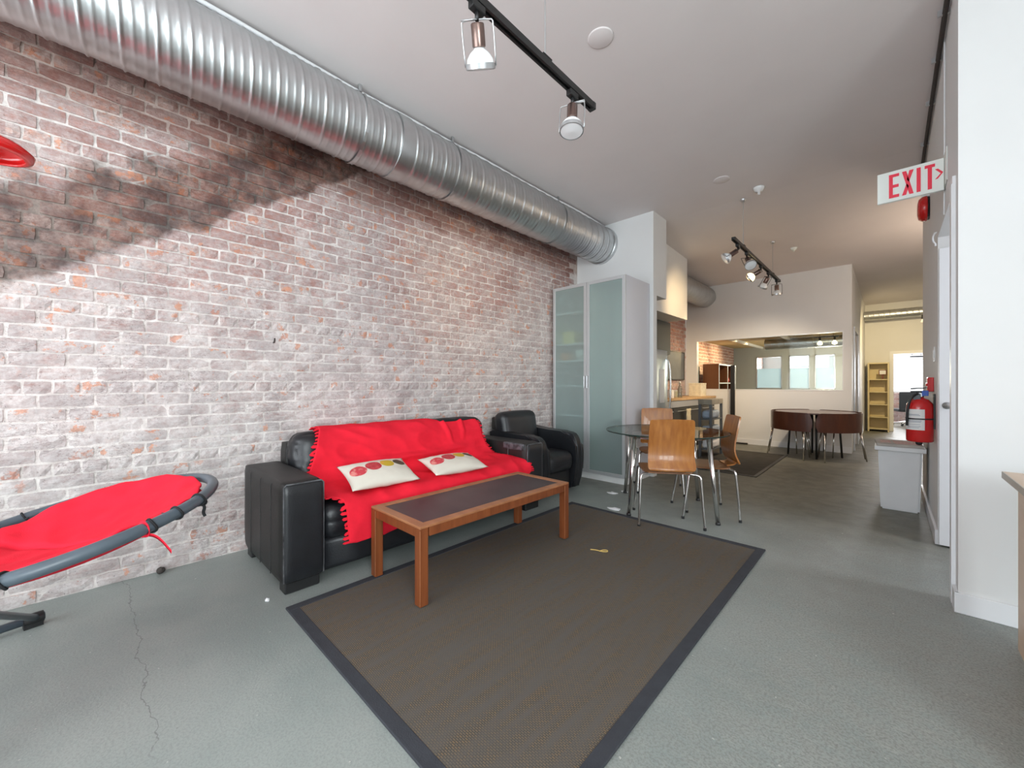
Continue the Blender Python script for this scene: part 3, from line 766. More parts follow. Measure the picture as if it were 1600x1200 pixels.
# throw
prof = [(-3.10, .68), (-3.10, .75), (-3.06, .800), (-2.98, .814), (-2.905, .80), (-2.825, .72), (-2.785, .60), (-2.76, .53), (-2.70, .464), (-2.60, .448), (-2.45, .446), (-2.36, .441), (-2.312, .41), (-2.296, .36), (-2.290, .28), (-2.286, .21)]
prof = [Vector((x, 0, z)) for x, z in prof]; prof = smooth_path(prof, 2)
cum = [0]
for a, b in zip(prof, prof[1:]): cum.append(cum[-1]+(b-a).length)
def prof_at(t):
    s_ = t*cum[-1]
    for i in range(len(cum)-1):
        if s_ <= cum[i+1]+1e-9:
            f = (s_-cum[i])/(cum[i+1]-cum[i]); p = prof[i].lerp(prof[i+1], f); d = (prof[i+1]-prof[i]).normalized(); return p, Vector((d.z, 0, -d.x))*-1
    return prof[-1], Vector((1, 0, 0))
def lerp_tab(tab, t):
    for (a, va), (b, vb) in zip(tab, tab[1:]):
        if t <= b: return va+(vb-va)*max(0, (t-a)/(b-a))
    return tab[-1][1]
def throw_pt(u, t):
    yl = lerp_tab(((0, 1.12), (.18, 1.09), (.42, .97), (.5, .93), (.62, .925), (.78, .94), (.82, 1.0), (1, 1.01)), t)
    yr = lerp_tab(((0, 2.50), (.2, 2.52), (.35, 2.56), (.45, 2.58), (.62, 2.612), (.8, 2.66), (1, 2.66)), t)
    y = yl+(yr-yl)*u
    # at the right the throw starts in front of the cushion top, and hangs less far down
    t0 = .03+.215*max(0, min(1, (y-1.85)/.25)); t1 = 1-.13*max(0, min(1, (y-2.35)/.3))-.012*math.sin(y*9)
    tt = t0+(t1-t0)*t
    p, n = prof_at(tt)
    nv = Vector((p.x*4, y*3.2, p.z*4))
    w = .022*noise.noise(nv)+.018*(1-abs(noise.noise(Vector((y*5+p.z*4, p.x*3-p.z*5, 3))))*2)
    w *= .35 if tt < .22 else 1
    # long crescent fold on the seat back
    fold = .042*math.exp(-(((tt-.40)-.05*math.sin((y-1.1)*2.3))/.022)**2)*max(0, math.sin(min(1, max(0, (y-1.1)/1.3))*PI))
    f2 = .028*math.exp(-((y-2.13-.25*(tt-.3))/.018)**2)*max(0, 1-abs(tt-.27)/.16)
    f3 = .026*math.exp(-((y-2.30+.2*(tt-.3))/.02)**2)*max(0, 1-abs(tt-.26)/.14)
    off = .010+max(-.006, w)+fold+f2+f3
    if tt > .86: off += .012*math.sin(y*13)*(tt-.86)/.14
    q = p+n*off; return Vector((q.x, y, q.z)), n
bm = nb(); NU, NT = 130, 110
gv = [[bm.verts.new(throw_pt(i/NU, j/NT)[0]-Vector((-2.6, 1.8, 0))) for j in range(NT+1)] for i in range(NU+1)]
for i in range(NU):
    for j in range(NT): bm.faces.new((gv[i][j], gv[i+1][j], gv[i+1][j+1], gv[i][j+1]))
th = thing('throw_blanket', 'red fleece throw with cut fringe spread over the black sofa', 'blanket', (-2.6, 1.8, 0))
o = obj('cloth', bm, M['red'], th, smooth=True)
md = o.modifiers.new('thickness', 'SOLIDIFY'); md.thickness = .005; md.offset = 1
for side in (0, 1):
    bm = nb(); n = 46
    for k in range(n):
        t = .02+.97*k/(n-1); p, nn = throw_pt(side, t); p2, _ = throw_pt(side, min(1, t+.013)); tang = (p2-p)
        dirv = Vector((0, -1 if side == 0 else 1, 0)); Lh = .028+.01*math.sin(k*7.3)
        dirv = (dirv+Vector((.0, 0, -.25*math.sin(k*2.1)**2))+tang.normalized()*.3*math.sin(k*3.7)).normalized()
        if tang.length < .004: continue
        a = [p-dirv*.004, p2-dirv*.004, p2+dirv*Lh*.7, (p+p2)/2+dirv*Lh, p+dirv*Lh*.7]
        A = [bm.verts.new(q+nn*.003-Vector((-2.6, 1.8, 0))) for q in a]; C = [bm.verts.new(q-nn*.002-Vector((-2.6, 1.8, 0))) for q in a]
        bm.faces.new(A); bm.faces.new(C[::-1])
        for i in range(5): bm.faces.new((A[i], A[(i+1) % 5], C[(i+1) % 5], C[i]))
    obj('fringe', bm, M['red'], th)

# two printed cushions
def pillow_mesh(w=.46, h=.30, t=.11, n=26):
    bm = nb(); F = {}
    for s in (1, -1):
        for i in range(n+1):
            for j in range(n+1):
                a, b = i/n*2-1, j/n*2-1
                edge = i in (0, n) or j in (0, n)
                if s == -1 and edge: continue
                pin = 1-.06*(1-abs(b)**2)*abs(a)**3; pin2 = 1-.10*(1-abs(a)**2)*abs(b)**3
                z = t/2*((1-a*a)**.55*(1-b*b)**.55) if not edge else 0
                wr = .004*noise.noise(Vector((a*4+s, b*4, s)))*(0 if edge else 1)
                F[(s, i, j)] = bm.verts.new((a*w/2*pin, b*h/2*pin2, s*(z)+wr))
    for s in (1, -1):
        g = lambda i, j: F.get((s, i, j)) or F[(1, i, j)]
        for i in range(n):
            for j in range(n): bm.faces.new((g(i, j), g(i+1, j), g(i+1, j+1), g(i, j+1)))
    return bm
def place_pillow(o, bl, br, up, thick=.05):
    bl, br, up = Vector(bl), Vector(br), Vector(up)
    x = (br-bl).normalized(); y = up-(bl+br)/2; hh = y.length; y = (y-x*y.dot(x)).normalized(); z = x.cross(y)
    m = Matrix((x, y, z)).transposed().to_4x4(); m.translation = (bl+br)/2+y*.15+z*thick; o.matrix_world = m
p1 = tag(obj('throw_pillow', pillow_mesh(), M['dots'], smooth=True), 'left cream cushion with four printed dots lying on the red throw', 'cushion', 'dotted cushions on the sofa')
place_pillow(p1, (-2.35, 1.075, .455), (-2.32, 1.52, .455), (-2.60, 1.335, .555), .035)
p2 = p1.copy(); COL.objects.link(p2); p2['label'] = 'right cream dotted cushion on the throw, nearer the armchair'
place_pillow(p2, (-2.32, 1.66, .455), (-2.27, 2.11, .455), (-2.60, 1.93, .53), .035)

# ------------------------------------------------------------------ armchair
a = thing('armchair', 'small black leather armchair between the sofa and the tall cabinet', 'armchair', (-2.75, 3.25, 0))
def A_(x0, x1, y0, y1, z0, z1): return (x0+2.75, x1+2.75, y0-3.25, y1-3.25, z0, z1)
for k, (y0, y1) in enumerate(((2.895, 3.03), (3.46, 3.60))):
    poly = [(-3.08, .0), (-2.42, .0), (-2.385, .2), (-2.365, .38), (-2.385, .52), (-2.43, .60), (-2.50, .625), (-2.80, .63), (-3.08, .66)]
    poly = [(p.x+2.75, p.z) for p in smooth_path([Vector((x, 0, z)) for x, z in poly], 1, False)]
    bm = prism(nb(), poly, 'Y', y0-3.25, y1-3.25)
    es = [e for e in bm.edges if abs(e.verts[0].co.y-e.verts[1].co.y) < 1e-4 and min(e.verts[0].co.z, e.verts[1].co.z) > .001]
    bmesh.ops.bevel(bm, geom=es, offset=.03, segments=4, affect='EDGES')
    ao = obj('armrest', bm, M['leather'], a, smooth=True, sm_angle=50)
    bm = nb()
    for yy in (y0+.035, y1-.035): tube(bm, [(x+.002, yy-3.25, z) for x, z in poly if x > .25 and z < .61], .004, 6)
    obj('piping', bm, M['leather'], ao)
obj('seat_cushion', puff(*A_(-2.95, -2.385, 3.03, 3.46, .23, .44), e=.75, n=16, wr=.004, crown=.01), M['leather'], a, smooth=True)
c = obj('backrest', puff(-.085, .085, -.275, .275, -.27, .27, e=.75, n=16, wr=.003, crown=.015), M['leather'], a, smooth=True)
c.location = (-2.96+2.75, 3.20-3.25, .56); c.rotation_euler = (0, -.14, 0)
obj('back_shell', puff(*A_(-3.12, -3.04, 2.95, 3.50, .05, .78), e=.5, n=8), M['leather_matte'], a, smooth=True)
obj('seat_base', B(*A_(-3.05, -2.45, 3.03, 3.46, .06, .24), .01, 1), M['black_plastic'], a)

# ------------------------------------------------------------------ coffee table
t = thing('coffee_table', 'low wooden coffee table with dark inset top standing on the rug', 'table', (-1.955, 1.755, .011))
hx, hy, H = .255, .635, .405
for (x0, x1, y0, y1) in ((-hx, hx, -hy, -hy+.055), (-hx, hx, hy-.055, hy), (-hx, -hx+.055, -hy+.055, hy-.055), (hx-.055, hx, -hy+.055, hy-.055)):
    obj('top_rail', B(x0, x1, y0, y1, H-.012, H, .002, 1), M['table_top_wood'], t)
    ix0, ix1, iy0, iy1 = x0, x1, y0, y1
    if x1-x0 > .1: iy0, iy1 = (y0, y0+.022) if y0 < 0 else (y1-.022, y1)
    else: ix0, ix1 = (x0, x0+.022) if x0 < 0 else (x1-.022, x1)
    obj('apron', B(ix0+.001, ix1-.001, iy0+.001, iy1-.001, H-.058, H-.012, .001, 1), M['table_wood'], t)
obj('inset_panel', B(-hx+.055, hx-.055, -hy+.055, hy-.055, H-.02, H-.003), M['inset'], t)
for x in (-1, 1):
    for y in (-1, 1):
        bm = nb(); cx, cy = x*(hx-.025), y*(hy-.025)
        box(bm, cx-.025, cx+.025, cy-.025, cy+.025, 0, H-.012, .003, 1)
        o = obj('leg', bm, M['table_wood'], t)
        ln = nb(); tube(ln, [(cx+.0255, cy-.0255*1, .01), (cx+.0255, cy-.0255, H-.02)], .0014, 5)
        obj('edge_line', ln, M['table_top_wood'], o)

# ------------------------------------------------------------------ saucer lounge chair at the left
CC = Vector((-2.25, -.06, .60)); az, ti = 1.455, -.211
nrm = Vector((math.sin(ti)*math.cos(az), math.sin(ti)*math.sin(az), math.cos(ti)))
uu = nrm.cross(Vector((0, 0, 1))).normalized(); vv = nrm.cross(uu)
R0 = .485
def ring_pt(a, r=R0, h=0, e=.90): return uu*math.cos(a)*r+vv*math.sin(a)*r*e+nrm*h
L_ = thing('saucer_chair', 'round saucer lounge chair with grey tube frame and red padding', 'lounge chair', CC)
obj('rim_tube', T([ring_pt(2*PI*i/72) for i in range(72)], .0205, 14, closed=True), M['tube'], L_, smooth=True)
gl = Vector((0, 0, -CC.z))
bm = nb()
legs = []
def floorp(x, y, z=.02): return Vector((x, y, z))-CC
# two crossing leg loops with a floor tube each
for (aa, bb, f0, f1) in ((.15, 2.6, (-1.95, -.42), (-2.93, -.19)), (3.4, 5.6, (-2.55, .15), (-1.75, -.45))):
    pass
pa, pb = ring_pt(PI*.02), ring_pt(PI*1.02)
def leg_tube(p, q0, q1, r=.016):
    return T(smooth_path([p, p.lerp(q0, .9)+Vector((0, 0, 0)), q0, q0.lerp(q1, .12), q1], 2), r, 10)
A0 = floorp(-2.90, -.185, .035); A1 = floorp(-2.45, -.60, .035)
for (p, q) in ((ring_pt(5.4), A1), (ring_pt(1.1), A0)):
    pass
obj('floor_tube', T([floorp(-2.91, -.165, .036), floorp(-2.72, -.98, .036)], .018, 12), M['tube'], L_, smooth=True)
obj('floor_tube', T([floorp(-1.92, -.30, .036), floorp(-1.95, -.98, .036)], .018, 12), M['tube'], L_, smooth=True)
ends = {'a0': floorp(-2.905, -.19, .036), 'a1': floorp(-2.74, -.92, .036), 'b0': floorp(-1.92, -.33, .036), 'b1': floorp(-1.95, -.95, .036)}
def near_ring(x, y):
    return min((ring_pt(2*PI*i/72) for i in range(72)), key=lambda q: (q.x+CC.x-x)**2+(q.y+CC.y-y)**2)-nrm*.02
for (e, x, y) in (('a1', -2.0, -.50), ('b1', -2.55, -.45), ('b0', -2.62, -.30), ('a0', -1.85, -.33)):
    obj('leg', T([near_ring(x, y), ends[e]], .014, 10), M['tube'], L_, smooth=True)
for k in ('a0', 'b0'):
    p = ends[k]; bm = LA([(.0, -.012), (.026, -.012), (.026, .05), (.019, .052)], 16, axis='Y'); 
    bmesh.ops.translate(bm, verts=bm.verts[:], vec=(p.x, p.y-.01, p.z)); box(bm, p.x-.02, p.x+.02, p.y-.02, p.y+.04, -CC.z, p.z-.015)
    if k == 'a0': bmesh.ops.rotate(bm, verts=bm.verts[:], cent=p, matrix=Matrix.Rotation(.2+PI, 3, 'Z'))
    obj('rubber_foot', bm, M['black_plastic'], L_, smooth=True, sm_angle=40)
def ring_angle(px, py):
    th = math.atan(590/620); best = None
    for i in range(720):
        a_ = 2*PI*i/720; q = ring_pt(a_)+CC; d_ = -q.x*math.sin(th)+q.y*math.cos(th); r_ = q.x*math.cos(th)+q.y*math.sin(th)
        e = (800+620*r_/d_-px)**2+(600-620*(q.z-1.134)/d_-py)**2
        if best is None or e < best[0]: best = (e, a_)
    return best[1]
AFL = ring_angle(-40, 838); ARB = ring_angle(215, 757)
# fabric seat sagging inside the ring, and puffy cushion over it
bm = nb(); rg_n, an = 14, 64; rings = []
for i in range(rg_n+1):
    f = i/rg_n; row = []
    for j in range(an):
        a_ = 2*PI*j/an; row.append(bm.verts.new(ring_pt(a_, (R0-.045)*f*(1-.09*max(0, math.cos(a_-AFL))**5), -.03-.10*(1-f*f)*.9)))
    rings.append(row)
for i in range(1, rg_n):
    for j in range(an): bm.faces.new((rings[i][j], rings[i][(j+1) % an], rings[i+1][(j+1) % an], rings[i+1][j]))
bm.faces.new(rings[1]); bmesh.ops.delete(bm, geom=rings[0], context='VERTS')
obj('seat_fabric', bm, M['red_cotton'], L_, smooth=True)
bm = nb(); rings = []
prf = [(0, .0), (.2, .0), (.4, .002), (.6, .006), (.8, .012), (.92, .010), (.965, .004), (.97, -.006), (.90, -.012), (.7, -.04), (.4, -.07), (0.01, -.08)]
fine = smooth_path([Vector((x, 0, z)) for x, z in prf], 2)
for q in fine:
    row = []
    for j in range(96):
        a_ = 2*PI*j/96; f = q.x*(1-.09*max(0, math.cos(a_-AFL))**5); far = max(0, math.cos(a_-ARB))**2          # the wall-side half sits up proud of the ring
        lift = .035*f**2*far+.006*f**3
        crease = -.020*math.exp(-((math.sin(a_-.9)*f*R0-.02)/.012)**2)*(1 if q.z > -.015 else 0)
        ruf = (.010*noise.noise(Vector((f*6*math.cos(a_), f*6*math.sin(a_), 1)))+.006*math.sin(a_*13+f*5)*f**3) if q.z > -.02 else 0
        sag = -.075*(1-f*f) if q.z > -.02 else -.03*(1-f*f)
        row.append(bm.verts.new(ring_pt(a_, (R0-.028)*max(f, .002), q.z+lift*(1 if q.z > -.02 else .6)+crease+ruf+sag+.006)))
    rings.append(row)
for A1_, B1_ in zip(rings, rings[1:]):
    for j in range(96): bm.faces.new((A1_[j], A1_[(j+1) % 96], B1_[(j+1) % 96], B1_[j]))
cu = obj('cushion', bm, M['red_cotton'], L_, smooth=True)
# cord wraps and red ties
for (px, py) in ((233, 816), (272, 796), (305, 775), (37, 812), (5, 905)):
    bm = nb(); a_ = ring_angle(px, py); c_ = ring_pt(a_); tg = (ring_pt(a_+.01)-ring_pt(a_-.01)).normalized(); u_, v_ = frame_at(tg)
    tube(bm, [c_+(u_*math.cos(b)+v_*math.sin(b))*.0235+tg*.004*math.sin(b*2) for b in [2*PI*k/16 for k in range(16)]], .004, 6, closed=True)
    tube(bm, [c_-c_.normalized()*.02, c_-c_.normalized()*.06+nrm*.005], .003, 6)
    obj('lashing_cord', bm, M['cord'], L_, smooth=True)
a_ = ring_angle(311, 770); c_ = ring_pt(a_)
bm = nb(); bmesh.ops.create_icosphere(bm, subdivisions=2, radius=.016, matrix=Matrix.Translation(c_+Vector((0.008, -.0, -.02))))
tube(bm, smooth_path([c_+Vector((.01, 0, -.025)), c_+Vector((.02, .005, -.04)), c_+Vector((.012, 0, -.06)), c_+Vector((.018, .006, -.075))]), [.004]*3+[.005]*7+[.008]*10 if False else .006, 6)
obj('cord_toggle', bm, M['cord'], L_, smooth=True)
def ribbon(pts, w):
    pts = smooth_path(pts, 2); bm = nb(); prev = None
    for i, p in enumerate(pts):
        v = [bm.verts.new(p+Vector(q)) for q in ((0, 0, w/2), (.0015, .0015, w/2), (.0015, .0015, -w/2), (0, 0, -w/2))]
        if prev:
            for k in range(4): bm.faces.new((prev[k], prev[(k+1) % 4], v[(k+1) % 4], v[k]))
        prev = v
    return bm
a_ = ring_angle(232, 818); c_ = ring_pt(a_); tg = (ring_pt(a_+.01)-ring_pt(a_-.01)).normalized(); u_, v_ = frame_at(tg)
bm = ribbon([c_+(u_*math.cos(b)+v_*math.sin(b))*.0245-tg*.018 for b in [2*PI*k/12 for k in range(13)]], .012)
obj('tie_ribbon', bm, M['red_cotton'], L_, smooth=True)
rt = Vector((.7245, .6893, 0)); kn = c_+Vector((.01, -.01, -.022))
obj('tie_ribbon', ribbon([kn, kn+rt*.03+Vector((0, 0, -.004)), kn+rt*.055+Vector((0, 0, -.022)), kn+rt*.085+Vector((0, 0, -.058))], .011), M['red_cotton'], L_, smooth=True)
obj('tie_ribbon', ribbon([kn-rt*.012+Vector((0, 0, -.006)), kn, kn+rt*.008+Vector((0, 0, .03))], .011), M['red_cotton'], L_, smooth=True)

# red lamp at the left edge
rl = thing('pendant_lamp', 'glossy red lamp shade cut by the left edge before the brick', 'lamp', (-2.50, -.29, 2.035))
obj('lamp_shade', LA([(.005, .045), (.05, .042), (.10, .03), (.125, .005), (.12, -.012), (.10, -.018), (.095, -.012), (.115, 0), (.10, .022), (.05, .034), (.004, .037)], 36), M['fire_red'], rl, smooth=True)
obj('cord', T([(0, 0, .04), (0, 0, CH-2.035)], .004, 6), M['black'], rl)

# ------------------------------------------------------------------ tall glass cabinet
X0, X1, Y0, Y1, ZC = -3.145, -2.134, 4.07, 4.69, 2.36
c = thing('display_cabinet', 'tall silver cabinet with two frosted glass doors at end of brick wall', 'cabinet', ((X0+X1)/2, Y0, 0))
def C_(x0, x1, y0, y1, z0, z1): return (x0-(X0+X1)/2, x1-(X0+X1)/2, y0-Y0, y1-Y0, z0, z1)
XM = (X0+X1)/2; yd = Y0+.022
for (q, nm) in (((X0, X0+.018), 'side_panel'), ((X1-.018, X1), 'side_panel')): obj(nm, B(*C_(q[0], q[1], yd+.002, Y1, .07, ZC)), M['cab_side'], c)
obj('top_panel', B(*C_(X0+.018, X1-.018, yd+.002, Y1, ZC-.018, ZC)), M['cab_side'], c)
obj('bottom_panel', B(*C_(X0+.018, X1-.018, yd+.002, Y1, .07, .088)), M['cab_side'], c)
obj('back_panel', B(*C_(X0+.018, X1-.018, Y1-.008, Y1, .088, ZC-.018)), M['white_plastic'], c)
obj('divider', B(*C_(XM-.009, XM+.009, yd+.01, Y1-.01, .088, ZC-.018)), M['white_plastic'], c)
obj('plinth', B(*C_(X0+.005, X1-.002, yd+.005, Y1, 0, .07)), M['white_plastic'], c)
for z in (2.03, 1.64, 1.43, 1.12, .75, .42): obj('shelf', B(*C_(X0+.02, XM-.01, yd+.004, Y1-.01, z-.018, z)), M['cab_side'], c)
for k, (a0, a1) in enumerate(((X0, XM-.002), (XM+.002, X1))):
    bm = nb(); fw = .038; z0, z1 = .075, ZC-.002
    box(bm, *C_(a0, a0+fw, Y0, yd, z0, z1), .002, 1); box(bm, *C_(a1-fw, a1, Y0, yd, z0, z1), .002, 1)
    box(bm, *C_(a0+fw, a1-fw, Y0, yd, z0, z0+fw), .002, 1); box(bm, *C_(a0+fw, a1-fw, Y0, yd, z1-fw, z1), .002, 1)
    dr = obj('door', bm, M['alu'], c)
    obj('frosted_pane', B(*C_(a0+fw, a1-fw, Y0+.008, Y0+.013, z0+fw, z1-fw)), M['frosted'], dr)
    hx_ = (a1-.018 if k == 0 else a0+.018)
    bm = nb(); q = C_(hx_, hx_, Y0, Y0, 0, 0)
    tube(bm, [(q[0], 0, 1.09), (q[0], -.022, 1.09), (q[0], -.022, 1.23), (q[0], 0, 1.23)], .006, 8)
    obj('handle', bm, M['brushed'], dr)
def inbox(name, label, cat, x0, x1, y0, y1, z0, z1, m):
    t_ = thing(name, label, cat, ((x0+x1)/2, (y0+y1)/2, z0))
    w_, d_, h_ = (x1-x0)/2, (y1-y0)/2, z1-z0
    obj('box_body', B(-w_, w_, -d_, d_, 0, h_*.72, .004, 1), m, t_); obj('lid', B(-w_-.004, w_+.004, -d_-.004, d_+.004, h_*.72, h_, .004, 1), m, t_)
inbox('storage_box', 'blurred orange box behind frosted glass on the cabinet shelf', 'box', -3.08, -2.98, 4.16, 4.36, 1.432, 1.53, M['orange'])
inbox('storage_box', 'blurred yellow box behind frosted glass, upper shelf of the cabinet', 'box', -3.05, -2.88, 4.16, 4.36, 1.642, 1.80, M['yellow'])
bw = LA([(.03, 0), (.05, .01), (.085, .07), (.09, .12), (.084, .12), (.078, .07), (.04, .02), (.001, .015)], 24)
tag(obj('white_bowl', bw, M['white_plastic'], smooth=True, loc=(-2.80, 4.22, 1.432)), 'blurred white bowl behind frosted glass beside the orange box', 'bowl')
bg = puff(-.15, .12, -.15, .12, 0, .62, e=.8, n=10, wr=.03, seed=2)
tag(obj('storage_bag', bg, M['bluegrey'], smooth=True, loc=(-2.33, 4.30, .09)), 'dark blue bag blurred behind the right frosted door, low down', 'bag')
bpy.data.objects['storage_bag'].data.materials[0] = mat('navy_bag', (.03, .07, .09), .8, var=.3)
tag(obj('sensor_knob', LA([(.001, -.03), (.014, -.028), (.016, 0), (.016, .004)], 12, (-2.74, 4.70, 3.10), 'Y'), M['black_plastic'], smooth=True), 'small black knob on the white pier above the duct end', 'knob')

# ------------------------------------------------------------------ bentwood chairs
def chair_proto():
    t_ = thing('dining_chair', '', 'chair', (0, 0, 0), 0, 'bentwood chairs at the glass table')
    def strip(prof_w, th=.0115, nx=12, curve=0):
        """prof_w: list of (y, z, halfwidth, centre sink)"""
        bm = nb(); rows = []
        P3 = smooth_path([Vector((w_, y, z)) for y, z, w_ in prof_w], 2)
        for i, p in enumerate(P3):
            rows.append([bm.verts.new((p.x*(2*k/nx-1), p.y-curve*(1-(2*k/nx-1)**2), p.z)) for k in range(nx+1)])
        for a_, b_ in zip(rows, rows[1:]):
            for k in range(nx): bm.faces.new((a_[k], a_[k+1], b_[k+1], b_[k]))
        bmesh.ops.recalc_face_normals(bm, faces=bm.faces[:])
        r_ = bmesh.ops.solidify(bm, geom=bm.faces[:], thickness=th)
        return bm
    back = [(-.262, .858, .145), (-.260, .852, .163), (-.252, .82, .168), (-.232, .72, .170), (-.213, .62, .172), (-.214, .55, .175), (-.238, .495, .178), (-.250, .470, .176), (-.250, .458, .160)]
    o = obj('backrest', strip(back, curve=.012), M['bentwood'], t_, smooth=True, sm_angle=35)
    tab = [(-.249, .466, .10), (-.240, .448, .098), (-.215, .436, .098), (-.17, .432, .10)]
    obj('backrest_tab', strip(tab, nx=6), M['bentwood'], o, smooth=True, sm_angle=35)
    seat = [(-.185, .432, .12), (-.175, .432, .165), (-.12, .430, .192), (-.04, .431, .200), (.06, .436, .200), (.14, .440, .196), (.19, .436, .182), (.212, .424, .15)]
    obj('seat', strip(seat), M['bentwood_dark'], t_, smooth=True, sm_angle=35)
    for sx_ in (-1, 1):
        lg = smooth_path([(sx_*.05, -.09, .418), (sx_*.12, -.15, .418), (sx_*.205, -.185, .418), (sx_*.222, -.195, .405), (sx_*.228, -.199, .37), (sx_*.245, -.225, .0)], 2)
        l1 = obj('leg', T(lg, .0095, 10), M['chrome'], t_, smooth=True)
        lf = smooth_path([(sx_*.05, .0, .418), (sx_*.12, .07, .418), (sx_*.185, .135, .418), (sx_*.200, .150, .405), (sx_*.204, .155, .37), (sx_*.225, .215, .0)], 2)
        l2 = obj('leg', T(lf, .0095, 10), M['chrome'], t_, smooth=True)
        obj('foot_cap', LA([(.012, 0), (.012, .02), (.010, .022)], 10, (sx_*.245, -.225, 0), cap=True), M['black_plastic'], l1)
        obj('foot_cap', LA([(.012, 0), (.012, .02), (.010, .022)], 10, (sx_*.225, .213, 0), cap=True), M['black_plastic'], l2)
    obj('seat_mount', B(-.06, .06, -.10, .02, .410, .427, .004, 1), M['brushed'], t_)
    return t_
ch = chair_proto()
def put_chair(o, mx, my, fx, fy):        # rear-feet midpoint and facing
    l = math.hypot(fx, fy); fx, fy = fx/l, fy/l
    o.location = (mx+fx*.22, my+fy*.22, 0); o.rotation_euler = (0, 0, math.atan2(fy, fx)-PI/2)
ch['label'] = 'bentwood chair with its back to us, in front of the glass table'
put_chair(ch, -1.24, 3.115, -.56, .83)
c2 = dup(ch, label='bentwood chair on the right of the glass table, seen side-on'); put_chair(c2, -1.02, 3.84, -.84, -.54)
c3 = dup(ch, label='bentwood chair behind the glass table, next to the tall cabinet'); put_chair(c3, -1.90, 4.37, .47, -.88)

# glass dining table
g = thing('glass_table', 'round glass dining table on four chrome legs', 'table', (-1.495, 3.62, 0))
obj('tabletop', LA([(.0005, .70), (.526, .70), (.530, .704), (.526, .708), (.0005, .708)], 64), M['table_glass'], g)
obj('glass_rim', LA([(.526, .6985), (.5305, .699), (.5325, .704), (.5305, .7085), (.526, .709)], 96), M['glass_edge'], g)
for (x, y) in ((-.135, -.445), (-.5, .185), (.145, .425), (.495, -.165)):
    l = obj('leg', T([(x, y, .012), (x*.84, y*.84, .693)], [.0165, .0195], 14), M['chrome'], g, smooth=True)
    obj('foot_pad', LA([(.019, 0), (.020, .012), (.016, .022)], 14, (x, y, 0), cap=True), M['black_plastic'], l)
    obj('mount_disc', LA([(.03, .690), (.03, .6995)], 16, (x*.84, y*.84, 0), cap=True), M['chrome'], l)
obj('under_ring', T([(.36*math.cos(2*PI*i/48), .36*math.sin(2*PI*i/48), .665) for i in range(48)], .008, 8, closed=True), M['chrome'], g, smooth=True)

# far round table with four tub stools
tc_ = Vector((-.86, 7.81, 0))
g = thing('round_table', 'round dark red wood table with stools tucked under it', 'table', tc_)
obj('tabletop', LA([(.0005, .678), (.50, .678), (.512, .684), (.512, .700), (.0005, .705)], 48), M['wenge'], g, smooth=True, sm_angle=30)
for k in range(4):
    a_ = PI/4*(2*k)+.12+.07; obj('leg', T([(.30*math.cos(a_), .30*math.sin(a_), .68), (.34*math.cos(a_), .34*math.sin(a_), 0)], .014, 10), M['black'], g, smooth=True)
def stool():
    t_ = thing('tub_stool', '', 'stool', (0, 0, 0), 0, 'curved stools tucked round the far table')
    # origin at table centre axis, back arc faces outwards along -y
    bm = nb(); n = 28; Rr = .575; sp = math.radians(43); rows = []
    for i in range(n+1):
        f = i/n*2-1; a_ = -PI/2+f*sp; e = abs(f)
        top = .706-.07*max(0, (e-.84)/.16)**2.5; bot = .425+.03*max(0, (e-.88)/.12)**2
        if e > .999: top, bot = .60, .50
        rows.append([(Rr*math.cos(a_), Rr*math.sin(a_), bot+(top-bot)*k/5) for k in range(6)])
    vs = [[bm.verts.new(p) for p in r_] for r_ in rows]
    for r0, r1 in zip(vs, vs[1:]):
        for k in range(5): bm.faces.new((r0[k], r1[k], r1[k+1], r0[k+1]))
    bmesh.ops.recalc_face_normals(bm, faces=bm.faces[:]); bmesh.ops.solidify(bm, geom=bm.faces[:], thickness=.014)
    obj('backrest', bm, M['wenge'], t_, smooth=True, sm_angle=40)
    poly = [(.56*math.cos(-PI/2+f*sp*.95), .56*math.sin(-PI/2+f*sp*.95)) for f in (-1, -.75, -.5, -.25, 0, .25, .5, .75, 1)]+[(.06, -.14), (-.06, -.14)]
    obj('seat', prism(nb(), poly, 'Z', .425, .455), M['wenge'], t_)
    for (x0, y0, x1, y1) in ((-.30, -.47, -.345, -.52), (.30, -.47, .345, -.52), (-.045, -.17, -.06, -.12), (.10, -.24, .12, -.20)):
        obj('leg', T([(x0, y0, .43), (x1, y1, 0)], .009, 8), M['chrome'], t_, smooth=True)
    return t_
s0 = stool(); angs = (-129, -39, 51, 141)
names = ('front-left tub stool at the far round table', 'front-right tub stool at the far round table, nearest the bin', 'back-right stool at the far table, against the partition side', 'back-left stool at the far table, half hidden behind the front one')
for k, a_ in enumerate(angs):
    q = s0 if k == 0 else dup(s0)
    q.location = tc_; q.rotation_euler = (0, 0, math.radians(a_+90)); q['label'] = names[k]

